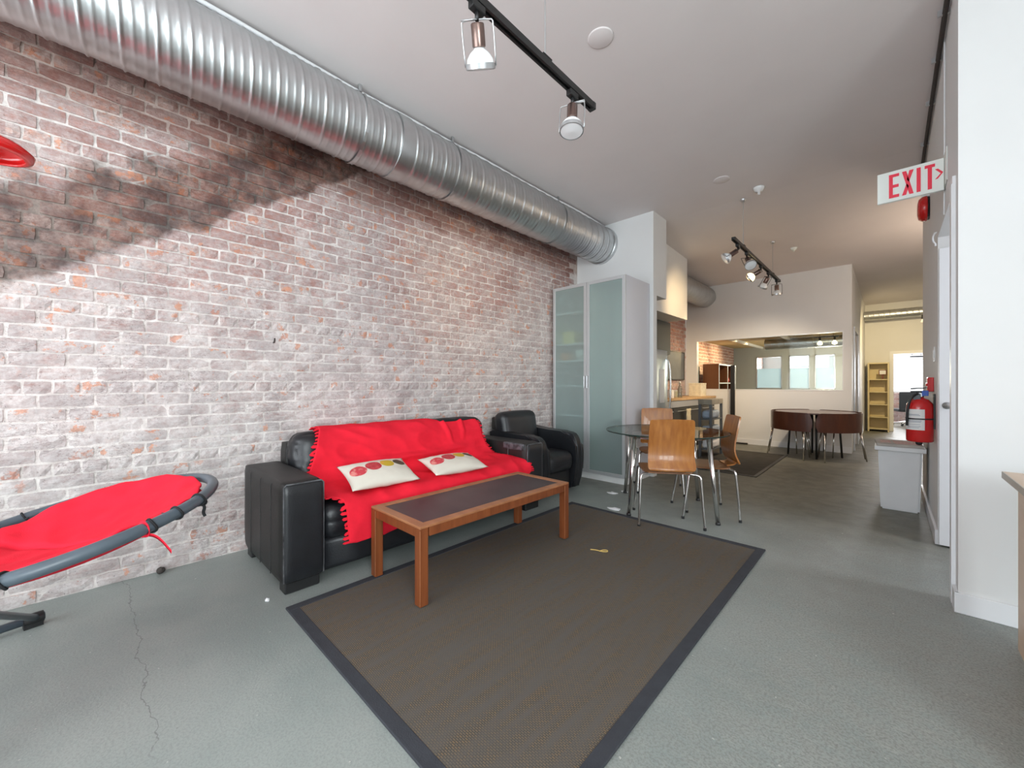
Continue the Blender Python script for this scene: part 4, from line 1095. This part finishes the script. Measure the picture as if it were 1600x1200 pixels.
# ------------------------------------------------------------------ spotlights on ceiling tracks
def rail(y0, y1, label, hang):
    X, Z = -1.215, 2.69
    t_ = thing('track_rail', label, 'track', (X, 0, Z))
    bm = nb()
    prism(bm, [(-.018, 0), (.018, 0), (.018, .022), (-.018, .022)], 'Y', y0, y1)
    box(bm, -.018, -.007, y0, y1, -.012, 0); box(bm, .007, .018, y0, y1, -.012, 0)
    obj('rail', bm, M['black'], t_)
    obj('end_cap', B(-.02, .02, y1-.012, y1+.012, -.014, .024, .002, 1), M['black_plastic'], t_)
    for y in hang:
        zc = CH if y < 5.1 else CH-(y-5.1)/3.4*(CH-CF)
        obj('suspension_cable', T([(0, y, .02), (0, y, zc-Z-.01)], .0035, 6), M['brushed'], t_)
        obj('ceiling_canopy', LA([(.0, zc-Z-.03), (.02, zc-Z-.03), (.032, zc-Z-.006), (.032, zc-Z)], 16, (0, y, 0)), M['brushed'], t_, smooth=True)
        obj('cable_clip', B(-.02, .02, y-.035, y+.035, .022, .034, .004, 1), M['black'], t_)
    return t_
rail(-.9, 1.93, 'black ceiling track near the camera, carrying two spotlights', (-.5, 1.51))
rail(4.72, 7.15, 'black ceiling track further back, over the kitchen aisle', (5.12, 6.70))
def head_proto():
    """aims along -Z; origin at rail"""
    t_ = thing('spotlight', '', 'spotlight', (0, 0, 0), 0)
    obj('adapter', B(-.016, .016, -.035, .035, -.045, -.008, .003, 1), M['black'], t_)
    obj('swivel', T([(0, 0, -.04), (0, 0, -.075)], .008, 8), M['black_plastic'], t_)
    y = nb(); r_ = .062
    tube(y, smooth_path([(-r_, 0, -.235), (-r_, 0, -.09), (-r_+.006, 0, -.072), (0, 0, -.070), (r_-.006, 0, -.072), (r_, 0, -.09), (r_, 0, -.235)], 1), .0035, 6)
    obj('yoke', y, M['black_plastic'], t_, smooth=True)
    return t_
def head(y, aim, label, lit=False, twist=0, group='spotlights on the black tracks'):
    t_ = thing('spotlight', label, 'spotlight', (-1.215, y, 2.69), 0, group)
    obj('adapter', B(-.016, .016, -.035, .035, -.045, -.0125, .003, 1), M['black'], t_)
    obj('swivel', T([(0, 0, -.045), (0, 0, -.078)], .009, 8), M['black_plastic'], t_, smooth=True)
    q = Vector(aim).normalized().to_track_quat('-Z', 'Y').to_matrix().to_4x4(); P0 = Vector((0, 0, -.075))
    mt = Matrix.Translation(P0) @ q
    def pt(x, yy, z): return mt @ Vector((x, yy, z))
    r_ = .066; bm = nb()
    tube(bm, smooth_path([pt(-r_, 0, -.150), pt(-r_, 0, -.01), pt(-r_+.008, 0, 0), pt(r_-.008, 0, 0), pt(r_, 0, -.01), pt(r_, 0, -.150)], 1), .003, 6)
    box_vs = nb(); box(box_vs, -r_, .0, -.008, .008, -.002, .003); box_vs.transform(mt); me_ = bpy.data.meshes.new('tmp'); box_vs.to_mesh(me_); bm.from_mesh(me_); bpy.data.meshes.remove(me_); box_vs.free()
    yo = obj('yoke', bm, M['black_plastic'] if y > 3 else M['brushed'], t_, smooth=True)
    mt2 = mt @ Matrix.Rotation(twist, 4, 'X')
    def LP(name, prof_, m_, par=t_):
        b_ = LA(prof_, 28); b_.transform(mt2); return obj(name, b_, m_, par, smooth=True, sm_angle=45)
    LP('lamp_socket', [(.0, -.010), (.024, -.010), (.0275, -.014), (.0275, -.085), (.022, -.088)], M['bronze'])
    LP('bulb', [(.018, -.083), (.022, -.092), (.040, -.105), (.055, -.125), (.0595, -.150), (.058, -.158), (.0, -.163)], M['lit'] if lit else M['bulb'])
    LP('rim_ring', [(.0600, -.140), (.0635, -.140), (.0635, -.160), (.0600, -.160), (.0600, -.140)], M['brushed'])
    if lit: LP('lit_lens', [(.058, -.1615), (.03, -.1665), (0, -.1675)], M['lit'])
    return t_
M['bronze'] = mat('bronze_socket', (.22, .15, .13), .28, .9)
head(1.74, (0.05, -.12, -1), 'white bulb spotlight at the end of the near track')
head(1.07, (-.35, .45, -.8), 'spotlight cut by the top edge, left of the near track')
head(4.90, (-.75, -.35, -.55), 'first spotlight on the far track, tilted towards the brick wall')
head(5.28, (.35, -.5, -.7), 'second spotlight on the far track, its open face showing')
head(5.98, (-.85, .1, -.45), 'lit spotlight glowing yellow in the middle of far track', lit=True)
head(6.42, (-.5, .3, -.75), 'fourth spotlight on the far track, white bulb tilted left')
head(6.98, (0, .1, -1), 'last spotlight at the far end of the back track, pointing down')
# ceiling fittings
def fitting(name, label, cat, loc, prof_, m_):
    tag(obj(name, LA(prof_, 28, cap=False), m_, smooth=True, loc=loc), label, cat)
det = [(.0, -.075), (.012, -.075), (.014, -.045), (.040, -.040), (.052, -.010), (.055, 0)]
fitting('smoke_detector', 'white domed detector on the ceiling above the far track', 'detector', (-1.02, 4.93, 3.249), det, M['white_plastic'])
fitting('smoke_detector', 'smaller pale detector on the ceiling beyond the far track', 'detector', (-1.03, 7.15, 3.155), [(r_*.8, z*.8) for r_, z in det], M['sign_white'])
flat = [(.0, -.006), (.070, -.006), (.078, -.003), (.078, 0)]
fitting('ceiling_plate', 'flat round cover plate on the ceiling near the white detector', 'plate', (-1.26, 4.47, 3.249), flat, M['ceiling'])
fitting('ceiling_plate', 'flat round cover plate on the ceiling right of near track', 'plate', (-1.28, 2.13, 3.249), flat, M['ceiling'])

# ------------------------------------------------------------------ right side things
YS = 3.55
s = thing('exit_sign', 'white EXIT sign with red letters sticking out from the right wall', 'sign', (XR, YS, 2.405))
obj('sign_panel', B(-.305, -.008, -.012, .012, -.096, .098, .002, 1), M['sign_white'], s)
obj('wall_bracket', B(-.006, 0, -.10, .07, -.07, .13, .003, 1), M['sign_white'], s)
obj('mount_stem', T([(-.03, 0, -.05), (-.004, .02, -.09)], .006, 8), M['brushed'], s)
def letter(polys):
    bm = nb()
    for p in polys: prism(bm, [(x-.0, z) for x, z in p], 'Y', -.0145, -.0115)
    obj('letter', bm, M['sign_red'], s)
zt, zb = .076, -.074; q = .016
def R_(x0, x1, z0, z1): return [(x0, z0), (x1, z0), (x1, z1), (x0, z1)]
e0, e1 = -.250, -.203
letter([R_(e0, e0+.018, zb, zt), R_(e0+.018, e1, zt-.018, zt), R_(e0+.018, e1-.002, -.010, .008), R_(e0+.018, e1, zb, zb+.018)])
x0, x1 = -.190, -.138
letter([[(x0, zt), (x0+.019, zt), (x1, zb), (x1-.019, zb)], [(x0, zb), (x0+.019, zb), (x0+.0305, -.020), (x0+.0205, -.004)], [(x1, zt), (x1-.019, zt), (x1-.0305, .020), (x1-.0205, .004)]])
letter([R_(-.125, -.107, zb, zt)])
letter([R_(-.090, -.046, zt-.018, zt), R_(-.077, -.059, zb, zt-.018)])
letter([[(-.046, .040), (-.034, .040), (-.012, .012), (-.022, .008)], [(-.046, -.022), (-.034, -.020), (-.012, .012), (-.022, .008)]])
b = thing('alarm_bell', 'red round fire alarm bell on the right wall under the sign', 'alarm', (XR, 4.92, 2.64))
bm = LA([(.001, -.075), (.05, -.074), (.085, -.066), (.102, -.045), (.106, -.02), (.103, -.015)], 32, axis='X')
obj('gong', bm, M['fire_red'], b, smooth=True)
obj('back_box', B(-.035, 0, -.06, .06, -.085, .085, .005, 1), M['black_plastic'], b)
obj('mount_tab', B(-.05, 0, -.03, .03, .085, .11, .002, 1), M['white_plastic'], b)
# pipe along ceiling, thin cable
pp = thing('ceiling_pipe', 'thin dark pipe with clips along the top of the right wall', 'pipe', (XR-.02, 0, CH-.025))
obj('pipe', T([(0, 2.2, 0), (0, 5.09, 0), (0, 5.84, -.035)], .012, 8), M['grime'], pp)
for y in (3.0, 3.3, 3.75, 4.3, 5.0): obj('pipe_clip', B(-.03, .02, y, y+.015, -.006, .025), M['brushed'], pp)
tag(obj('sign_cable', T([(XR-.004, YS+.03, 2.535), (XR-.004, YS+.03, CH)], .0035, 6), M['trim']), 'thin white cable rising from the exit sign to the ceiling', 'cable')
tag(obj('sign_cable', T([(XR-.004, YS+.05, 2.175), (XR-.004, YS+.05, 2.33)], .0035, 6), M['trim']), 'short white cable dropping from the exit sign to the doorway', 'cable')
p = thing('alarm_pull_station', 'small red fire alarm call point on the right wall above extinguisher', 'alarm', (XR, 4.50, 1.13))
obj('housing', B(-.035, 0, -.055, .055, -.055, .055, .004, 1), M['fire_red'], p)
obj('pull_bar', B(-.042, -.035, -.04, .04, -.012, .012, .002, 1), M['fire_red'], p)
p = thing('light_switch', 'white light switch plate on the right wall beside the door', 'switch', (XR, 4.36, 1.36))
obj('plate', B(-.006, 0, -.035, .035, -.055, .055, .002, 1), M['white_plastic'], p)
obj('rocker', B(-.010, -.006, -.014, .014, -.03, .03, .001, 1), M['white_plastic'], p)
# fire extinguisher
f = thing('fire_extinguisher', 'red fire extinguisher with white label strapped to the right wall', 'extinguisher', (XR-.082, 4.30, .70))
obj('cylinder', LA([(.001, 0), (.068, 0), (.075, .008), (.075, .25), (.070, .285), (.050, .315), (.024, .328), (.020, .34)], 36), M['fire_red'], f, smooth=True, sm_angle=50)
def arc_label(z0, z1, a0, a1, r, m_, nm):
    bm = nb(); n = 16
    lo_ = [bm.verts.new((r*math.cos(a0+(a1-a0)*i/n), r*math.sin(a0+(a1-a0)*i/n), z0)) for i in range(n+1)]
    hi_ = [bm.verts.new((v.co.x, v.co.y, z1)) for v in lo_]
    for i in range(n): bm.faces.new((lo_[i], lo_[i+1], hi_[i+1], hi_[i]))
    return obj(nm, bm, m_, f, smooth=True)
lb = mat('printed_label', (.80, .80, .78), .5)
arc_label(.09, .245, math.radians(-175), math.radians(-72), .0762, lb, 'label_sheet')
bm = nb()
for z, a0, a1 in ((.205, -140, -95), (.198, -140, -90), (.160, -150, -85), (.153, -150, -85), (.146, -150, -88), (.130, -150, -90), (.115, -150, -88), (.105, -150, -95)):
    n = 8; r_ = .0766
    for i in range(n):
        b0, b1 = math.radians(a0+(a1-a0)*i/n), math.radians(a0+(a1-a0)*(i+1)/n)
        bm.faces.new([bm.verts.new((r_*math.cos(b), r_*math.sin(b), zz)) for b, zz in ((b0, z), (b1, z), (b1, z+.003), (b0, z+.003))])
obj('label_print', bm, mat('label_ink', (.25, .30, .38), .6), f)
obj('strap', LA([(.0755, .168), (.0785, .168), (.0785, .178), (.0755, .178)], 36), M['black_plastic'], f, smooth=True, sm_angle=30)
obj('valve', B(-.022, .022, -.02, .02, .335, .372, .004, 1), M['black_plastic'], f)
bm = nb(); prism(bm, [(-.05, .365), (.045, .375), (.045, .386), (-.05, .380)], 'Y', -.011, .011); prism(bm, [(-.05, .392), (.040, .402), (.040, .410), (-.05, .404)], 'Y', -.011, .011)
obj('lever', bm, M['black'], f)
obj('hose', T(smooth_path([(.0, -.02, .355), (-.02, -.045, .36), (-.05, -.06, .33), (-.068, -.06, .25), (-.07, -.045, .12)], 3), .008, 8), M['black_plastic'], f, smooth=True)
obj('gauge', LA([(.001, -.03), (.016, -.03), (.016, -.02)], 16, (.0, 0, .352), 'Y'), M['brushed'], f)
obj('seal_tag', B(.01, .045, -.034, -.028, .345, .385, .002, 1), M['blue'], f)
obj('inspection_tag', B(-.035, .004, -.04, -.035, .28, .36, .002, 1), M['grey_panel'], f)
obj('wall_bracket', B(.070, .080, -.03, .03, .1, .36), M['black'], f)
# bin
b = thing('waste_bin', 'tall white plastic bin standing by the right wall', 'bin', (.065, 5.12, 0))
def taper(bm, w0, d0, w1, d1, z0, z1):
    r_ = bmesh.ops.create_cube(bm, size=1)
    for v in r_['verts']:
        up = v.co.z > 0; w_, d_ = (w1, d1) if up else (w0, d0)
        v.co = Vector((v.co.x*w_, v.co.y*d_, z1 if up else z0))
    es = [e for e in {e for v in r_['verts'] for e in v.link_edges}]
    bmesh.ops.bevel(bm, geom=es, offset=.012, segments=2, affect='EDGES'); return bm
obj('bin_body', taper(nb(), .25, .34, .285, .40, 0, .545), M['bin'], b, smooth=True, sm_angle=35)
obj('bin_rim', B(-.165, .165, -.225, .225, .535, .575, .006, 2), M['bin'], b)
bx = thing('pizza_box', 'flat printed cardboard box lying on top of the white bin', 'box', (.065, 5.10, .576), .05)
bx.rotation_euler = (0, 0, .06)
obj('box_body', B(-.16, .14, -.20, .20, 0, .022, .002, 1), M['card'], bx)
obj('printed_patch', B(-.04, .13, -.16, .10, .0222, .0235), M['print_red'], bx)
obj('printed_patch', B(-.13, -.06, -.10, .12, .0222, .0232), M['print_red'], bx)
tb = thing('metal_tube', 'short dark metal tube with cap leaning behind the bin', 'tube', (0, 0, 0))
obj('tube_body', T([(.17, 4.78, .60), (.135, 4.4, .615)], .018, 16), M['chrome'], tb, smooth=True)
obj('tube_cap', T([(.1365, 4.42, .614), (.133, 4.385, .617)], .021, 16), M['black_plastic'], tb, smooth=True)
tb.location = (.045, .40, .022)
# desk cut by the right edge
dk = thing('wooden_desk', 'pale wooden desk corner cut off by the right edge of the photo', 'desk', (.36, 2.75, 0))
obj('desktop', B(.0, 1.3, -1.1, .0, .722, .75, .001, 1), M['beech'], dk)
obj('top_edging', B(-.003, 0, -1.1, .0, .722, .75), M['beech_edge'], dk)
obj('side_panel', B(.038, .065, -1.05, -.03, .0, .722), M['beech'], dk)
obj('side_panel', B(1.235, 1.262, -1.05, -.03, .0, .722), M['beech'], dk)

# ------------------------------------------------------------------ kitchen
k = thing('refrigerator', 'stainless fridge with curved handle seen in the gap beside the pier', 'fridge', (-2.4, 5.55, 0))
obj('fridge_body', B(-.62, -.03, -.35, .35, .02, 1.63, .01, 2), M['grey_panel'], k)
for z0, z1 in ((.05, .62), (.63, 1.63)):
    dr = obj('door', puff(-.035, .0, -.348, .348, z0, z1, e=.6, n=6), M['steel'], k, smooth=True)
    if z0 > .5:
        obj('handle', T(smooth_path([(0, .29, 1.52), (.05, .30, 1.45), (.065, .30, 1.1), (.05, .30, .74), (0, .29, .68)], 3), .012, 10), M['chrome'], dr, smooth=True)
        obj('water_panel', B(-.002, .006, .05, .22, .86, 1.35, .004, 1), M['white_plastic'], dr)
    else: obj('handle', T([(0, -.25, .56), (.04, -.25, .56), (.04, .25, .56), (0, .25, .56)], .01, 8), M['chrome'], dr)
k = thing('wall_cabinet', 'dark upper kitchen cabinet hanging under the soffit', 'cabinet', (-2.7, 6.0, 1.63))
obj('cabinet_body', B(-.36, -.02, -.83, .75, 0, .545), M['dark_cabinet'], k)
for y0 in (-.825, -.30, .225): obj('door', B(-.018, 0, y0, y0+.52, .004, .54, .002, 1), M['dark_cabinet'], k)
bd = thing('dark_board', 'flat dark grey board on the kitchen brick wall', 'board', (-3.066, 7.88, 1.49))
obj('board', B(0, .025, -.41, .41, -.255, .265), M['grey_panel'], bd)
bm = nb()
for q_ in ((-.43, .43, -.275, -.255), (-.43, .43, .265, .285), (-.43, -.41, -.255, .265), (.41, .43, -.255, .265)): box(bm, 0, .03, q_[0], q_[1], q_[2], q_[3])
obj('frame', bm, M['black'], bd)
k = thing('kitchen_counter', 'run of dark base cabinets with oven along the kitchen brick wall', 'counter', (-2.5, 7.2, 0))
obj('cabinet_body', B(-.555, -.04, -1.25, 1.28, .08, .86), M['dark_cabinet'], k)
obj('toe_kick', B(-.55, -.08, -1.25, 1.28, 0, .08), M['black'], k)
for y0, y1, z0, z1, nm in ((-1.24, -.78, .12, .74, 'door'), (-.77, -.12, .12, .74, 'oven_door'), (-.11, .5, .12, .74, 'door'), (.51, 1.27, .12, .74, 'door'), (-1.24, 1.27, .75, .855, 'drawer_front')):
    dr = obj(nm, B(-.04, -.02, y0, y1, z0, z1, .002, 1), M['dark_cabinet'] if nm != 'drawer_front' else M['brushed'], k)
    if nm != 'drawer_front': obj('handle', T([(-.02, y0+.08, z1-.05), (.01, y0+.08, z1-.05), (.01, y1-.08, z1-.05), (-.02, y1-.08, z1-.05)], .007, 8), M['brushed'], dr)
tag(obj('worktop', B(-3.06, -2.49, 5.94, 8.48, .862, .90, .003, 1), M['counter']), 'pale wooden worktop along the kitchen brick wall', 'worktop')
def bottle(name, label, cat, loc, pr, m_, cap=None):
    t_ = thing(name, label, cat, loc); obj('body', LA(pr, 20), m_, t_, smooth=True, sm_angle=50)
    if cap: obj('cap', LA(cap, 16), M['white_plastic'], t_, smooth=True, sm_angle=50)
bottle('glass_jar', 'white jar on the worktop closest to the fridge', 'jar', (-2.62, 6.55, .901), [(0, 0), (.05, 0), (.053, .01), (.053, .11), (.045, .12)], M['white_plastic'], [(.047, .118), (.047, .138), (0, .14)])
bottle('glass_jar', 'pale orange jar on the worktop beside the white one', 'jar', (-2.72, 7.0, .901), [(0, 0), (.045, 0), (.048, .01), (.048, .10), (.04, .11)], M['cream'], [(.042, .108), (.042, .125), (0, .127)])
bottle('glass_bottle', 'clear slim bottle standing on the wooden worktop', 'bottle', (-2.62, 6.95, .901), [(0, 0), (.036, 0), (.038, .01), (.038, .15), (.014, .21), (.013, .26)], M['table_glass'], [(.015, .255), (.015, .28), (0, .281)])
pb = thing('paper_box', 'cream carton standing on the worktop end near the partition', 'box', (-2.66, 7.98, .901))
obj('box_body', B(-.12, .10, -.16, .14, 0, .22, .004, 1), M['cream'], pb); obj('lid', B(-.123, .103, -.163, .143, .222, .25, .003, 1), M['cream'], pb)
tag(obj('dish_towel', puff(-.012, .012, -.09, .09, -.30, .02, e=.9, n=12, wr=.01, seed=3), M['cream'], smooth=True, loc=(-2.462, 6.92, .70)), 'cream towel hanging over the oven door handle', 'towel')
k = thing('kitchen_trolley', 'narrow grey wooden trolley with thick top in front of counter', 'trolley', (-2.05, 6.72, 0))
obj('top_board', B(-.10, .10, -.28, .28, .82, .90, .004, 1), M['grey_wood'], k)
for x in (-.08, .08):
    for y in (-.25, .25): obj('leg', B(x-.018, x+.018, y-.018, y+.018, 0, .82), M['grey_panel'], k)
for z in (.12, .34, .58): obj('shelf', B(-.095, .095, -.26, .26, z, z+.015), M['grey_panel'], k)
for i, (z, cc, lb_) in enumerate(((.356, 'bluegrey', 'pale blue folded cloth on the middle shelf of the trolley'), (.596, 'bluegrey', 'pale blue folded cloth on the top shelf of the trolley'), (.136, 'paper', 'white folded cloth on the bottom shelf of the trolley'))):
    tag(obj('folded_cloth', puff(-.08, .08, -.20, .20, 0, .13, e=.6, n=10, wr=.012, seed=i*4), M[cc], smooth=True, loc=(-2.05, 6.72, z)), lb_, 'cloth', 'folded cloths on the trolley')
# black floor post with feet at the partition
k = thing('black_stand', 'tall thin black stand leaning in front of far partition', 'stand', (-2.17, 8.40, 0))
obj('pole', B(-.035, .035, -.02, .02, .02, 1.49), M['black'], k)
obj('collar', B(-.042, .042, -.026, .026, .48, .52, .003, 1), M['chrome'], k)
obj('foot', T([(-.22, 0, .018), (.25, 0, .018)], .015, 8), M['black'], k); obj('foot', T([(0, -.22, .018), (0, .05, .018)], .015, 8), M['black'], k)
# cube shelf behind the internal window
k = thing('cube_shelf', 'brown box shelf with white edges behind the internal window', 'shelf', (-2.69, 9.42, 0), PI/2)
obj('side_panel', B(-.61, -.585, -.155, .155, 0, 1.55), M['brown_box'], k); obj('side_panel', B(.585, .61, -.155, .155, 0, 1.55), M['brown_box'], k)
for z in (.0, .40, .76, 1.14, 1.525): obj('shelf_board', B(-.585, .585, -.155, .155, z, z+.025), M['brown_box'], k)
for z0, z1 in ((.025, .40), (.425, .76), (.785, 1.14), (1.165, 1.525)): obj('upright', B(-.012, .012, -.155, .155, z0, z1), M['brown_box'], k)
obj('back_panel', B(-.585, .585, .145, .155, .02, 1.52), M['brown_box'], k)
bm = nb()
for z in (.0, .40, .76, 1.14, 1.525): box(bm, -.585, .585, -.161, -.155, z, z+.025)
box(bm, -.012, .012, -.161, -.155, .025, 1.525); box(bm, -.61, -.585, -.161, -.155, 0, 1.55); box(bm, .585, .61, -.161, -.155, 0, 1.55)
obj('edge_banding', bm, M['trim'], k)
tag(obj('gift_bow', puff(-.08, .08, -.05, .05, 0, .14, e=.9, n=8, wr=.03, seed=8), M['sign_white'], smooth=True, loc=(-2.64, 9.05, .786)), 'pale crumpled bundle inside the brown cube shelf', 'bundle')
tag(obj('round_jar', LA([(0, 0), (.05, 0), (.07, .04), (.06, .10), (.04, .12), (0, .12)], 18), M['fire_red'], smooth=True, loc=(-2.66, 9.75, 1.166)), 'reddish pot in the upper right cube of the brown shelf', 'pot')
tag(obj('floor_speaker', prism(nb(), [(-2.98, 8.72), (-2.90, 8.70), (-2.89, 8.75), (-2.98, 8.78)], 'Z', .0, 1.50), M['charcoal']), 'tall dark panel standing beside the brown cube shelf', 'panel')

# track lamps behind the internal window
k = thing('track_rail', 'small track seen through the right end of internal window', 'track', (-.85, 9.6, 2.03))
obj('rail', B(-.20, .16, -.012, .012, -.01, .01), M['black'], k)
for x in (-.12, .08): obj('suspension_cable', T([(x, 0, .01), (x, 0, .07)], .003, 6), M['black'], k)
for x, lb_ in ((-.12, 'left glowing bulb on the small track behind the window'), (.10, 'right glowing bulb on the small track behind the window')):
    t_ = thing('spotlight', lb_, 'spotlight', (-.85+x, 9.6, 2.02), 0, 'bulbs behind the internal window')
    obj('lamp_socket', LA([(.018, 0), (.018, -.06)], 12, cap=True), M['black'], t_, smooth=True, sm_angle=40)
    obj('bulb', LA([(.015, -.06), (.04, -.10), (.038, -.13), (0, -.145)], 16), M['lit'], t_, smooth=True)

# ------------------------------------------------------------------ corridor things
k = thing('bookcase', 'cream open bookcase at the far end of the corridor', 'bookcase', (-.195, 13.02, 0))
W_ = .19
obj('side_panel', B(-W_, -W_+.03, -.15, .15, 0, 1.645), M['shelf_cream'], k); obj('side_panel', B(W_-.03, W_, -.15, .15, 0, 1.645), M['shelf_cream'], k)
for i in range(6): obj('shelf_board', B(-W_+.03, W_-.03, -.145, .15, (.05, .33, .63, .93, 1.23, 1.615)[i], (.08, .35, .65, .95, 1.25, 1.645)[i]), M['shelf_cream'], k)
obj('back_panel', B(-W_+.03, W_-.03, .14, .15, .03, 1.62), M['shelf_cream'], k)
pf = thing('photo_frame', 'small framed card on the top shelf of the cream bookcase', 'frame', (-.12, 12.95, 1.251))
obj('frame', B(-.07, .07, 0, .012, .10, .22, .002, 1), M['brown_box'], pf); obj('card', B(-.055, .055, -.002, 0, .115, .205), M['paper'], pf); obj('stand', B(-.02, .02, .012, .06, 0, .12), M['brown_box'], pf)
k = thing('track_rail', 'short black lamp track at the corridor end beside slim duct', 'track', (.52, 12.1, 2.62))
obj('rail', B(-.05, .25, -.012, .012, -.01, .01), M['black'], k); obj('suspension_cable', T([(.0, 0, .01), (.0, 0, .47)], .006, 6), M['black'], k)
t_ = thing('spotlight', 'small black spotlight at the corridor end above the doorway', 'spotlight', (.52, 12.1, 2.6))
obj('lamp_socket', LA([(.03, -.0), (.03, -.09)], 12, cap=True), M['black'], t_, smooth=True, sm_angle=40); obj('bulb', LA([(.03, -.09), (.05, -.15), (0, -.17)], 14), M['bulb'], t_, smooth=True)
k = thing('office_chair', 'black swivel office chair seen through the far doorway', 'chair', (.34, 15.2, 0))
k.rotation_euler = (0, 0, .3)
obj('backrest', puff(-.22, .22, -.22, -.16, .42, .92, e=.9, n=8), M['charcoal'], k, smooth=True)
obj('seat', puff(-.23, .23, -.2, .25, .38, .46, e=.8, n=8), M['charcoal'], k, smooth=True)
obj('armrest', T([(.22, -.15, .42), (.26, -.12, .60), (.26, .12, .60)], .015, 8), M['black_plastic'], k)
obj('gas_lift', T([(0, 0, .10), (0, 0, .4)], .025, 10), M['chrome'], k)
for i in range(5):
    a_ = 2*PI*i/5+.3; l = obj('leg', T([(0, 0, .11), (.28*math.cos(a_), .28*math.sin(a_), .065)], [.022, .015], 8), M['chrome'], k)
    obj('caster', LA([(0, -.012), (.028, -.012), (.028, .012), (0, .012)], 12, (.28*math.cos(a_), .28*math.sin(a_), .028), 'Y'), M['black_plastic'], l)
k = thing('office_desk', 'white desk under the bright window of the far office', 'desk', (1.05, 16.0, 0))
obj('desktop', B(-.62, .7, -.35, .35, .70, .73, .003, 1), M['white_plastic'], k)
for x in (-.42, .6):
    for y in (-.3, .3): obj('leg', B(x-.03, x+.03, y-.02, y+.02, 0, .70), M['white_plastic'], k)
k = thing('ceiling_unit', 'dark slim unit hanging at the top of the far doorway', 'unit', (.75, 15.6, 1.86))
obj('housing', B(-.35, .35, -.1, .1, 0, .05, .005, 1), M['grey_panel'], k)
obj('suspension_cable', T([(-.3, 0, .05), (-.3, 0, 1.23)], .006, 6), M['black'], k); obj('suspension_cable', T([(.3, 0, .05), (.3, 0, 1.23)], .006, 6), M['black'], k)
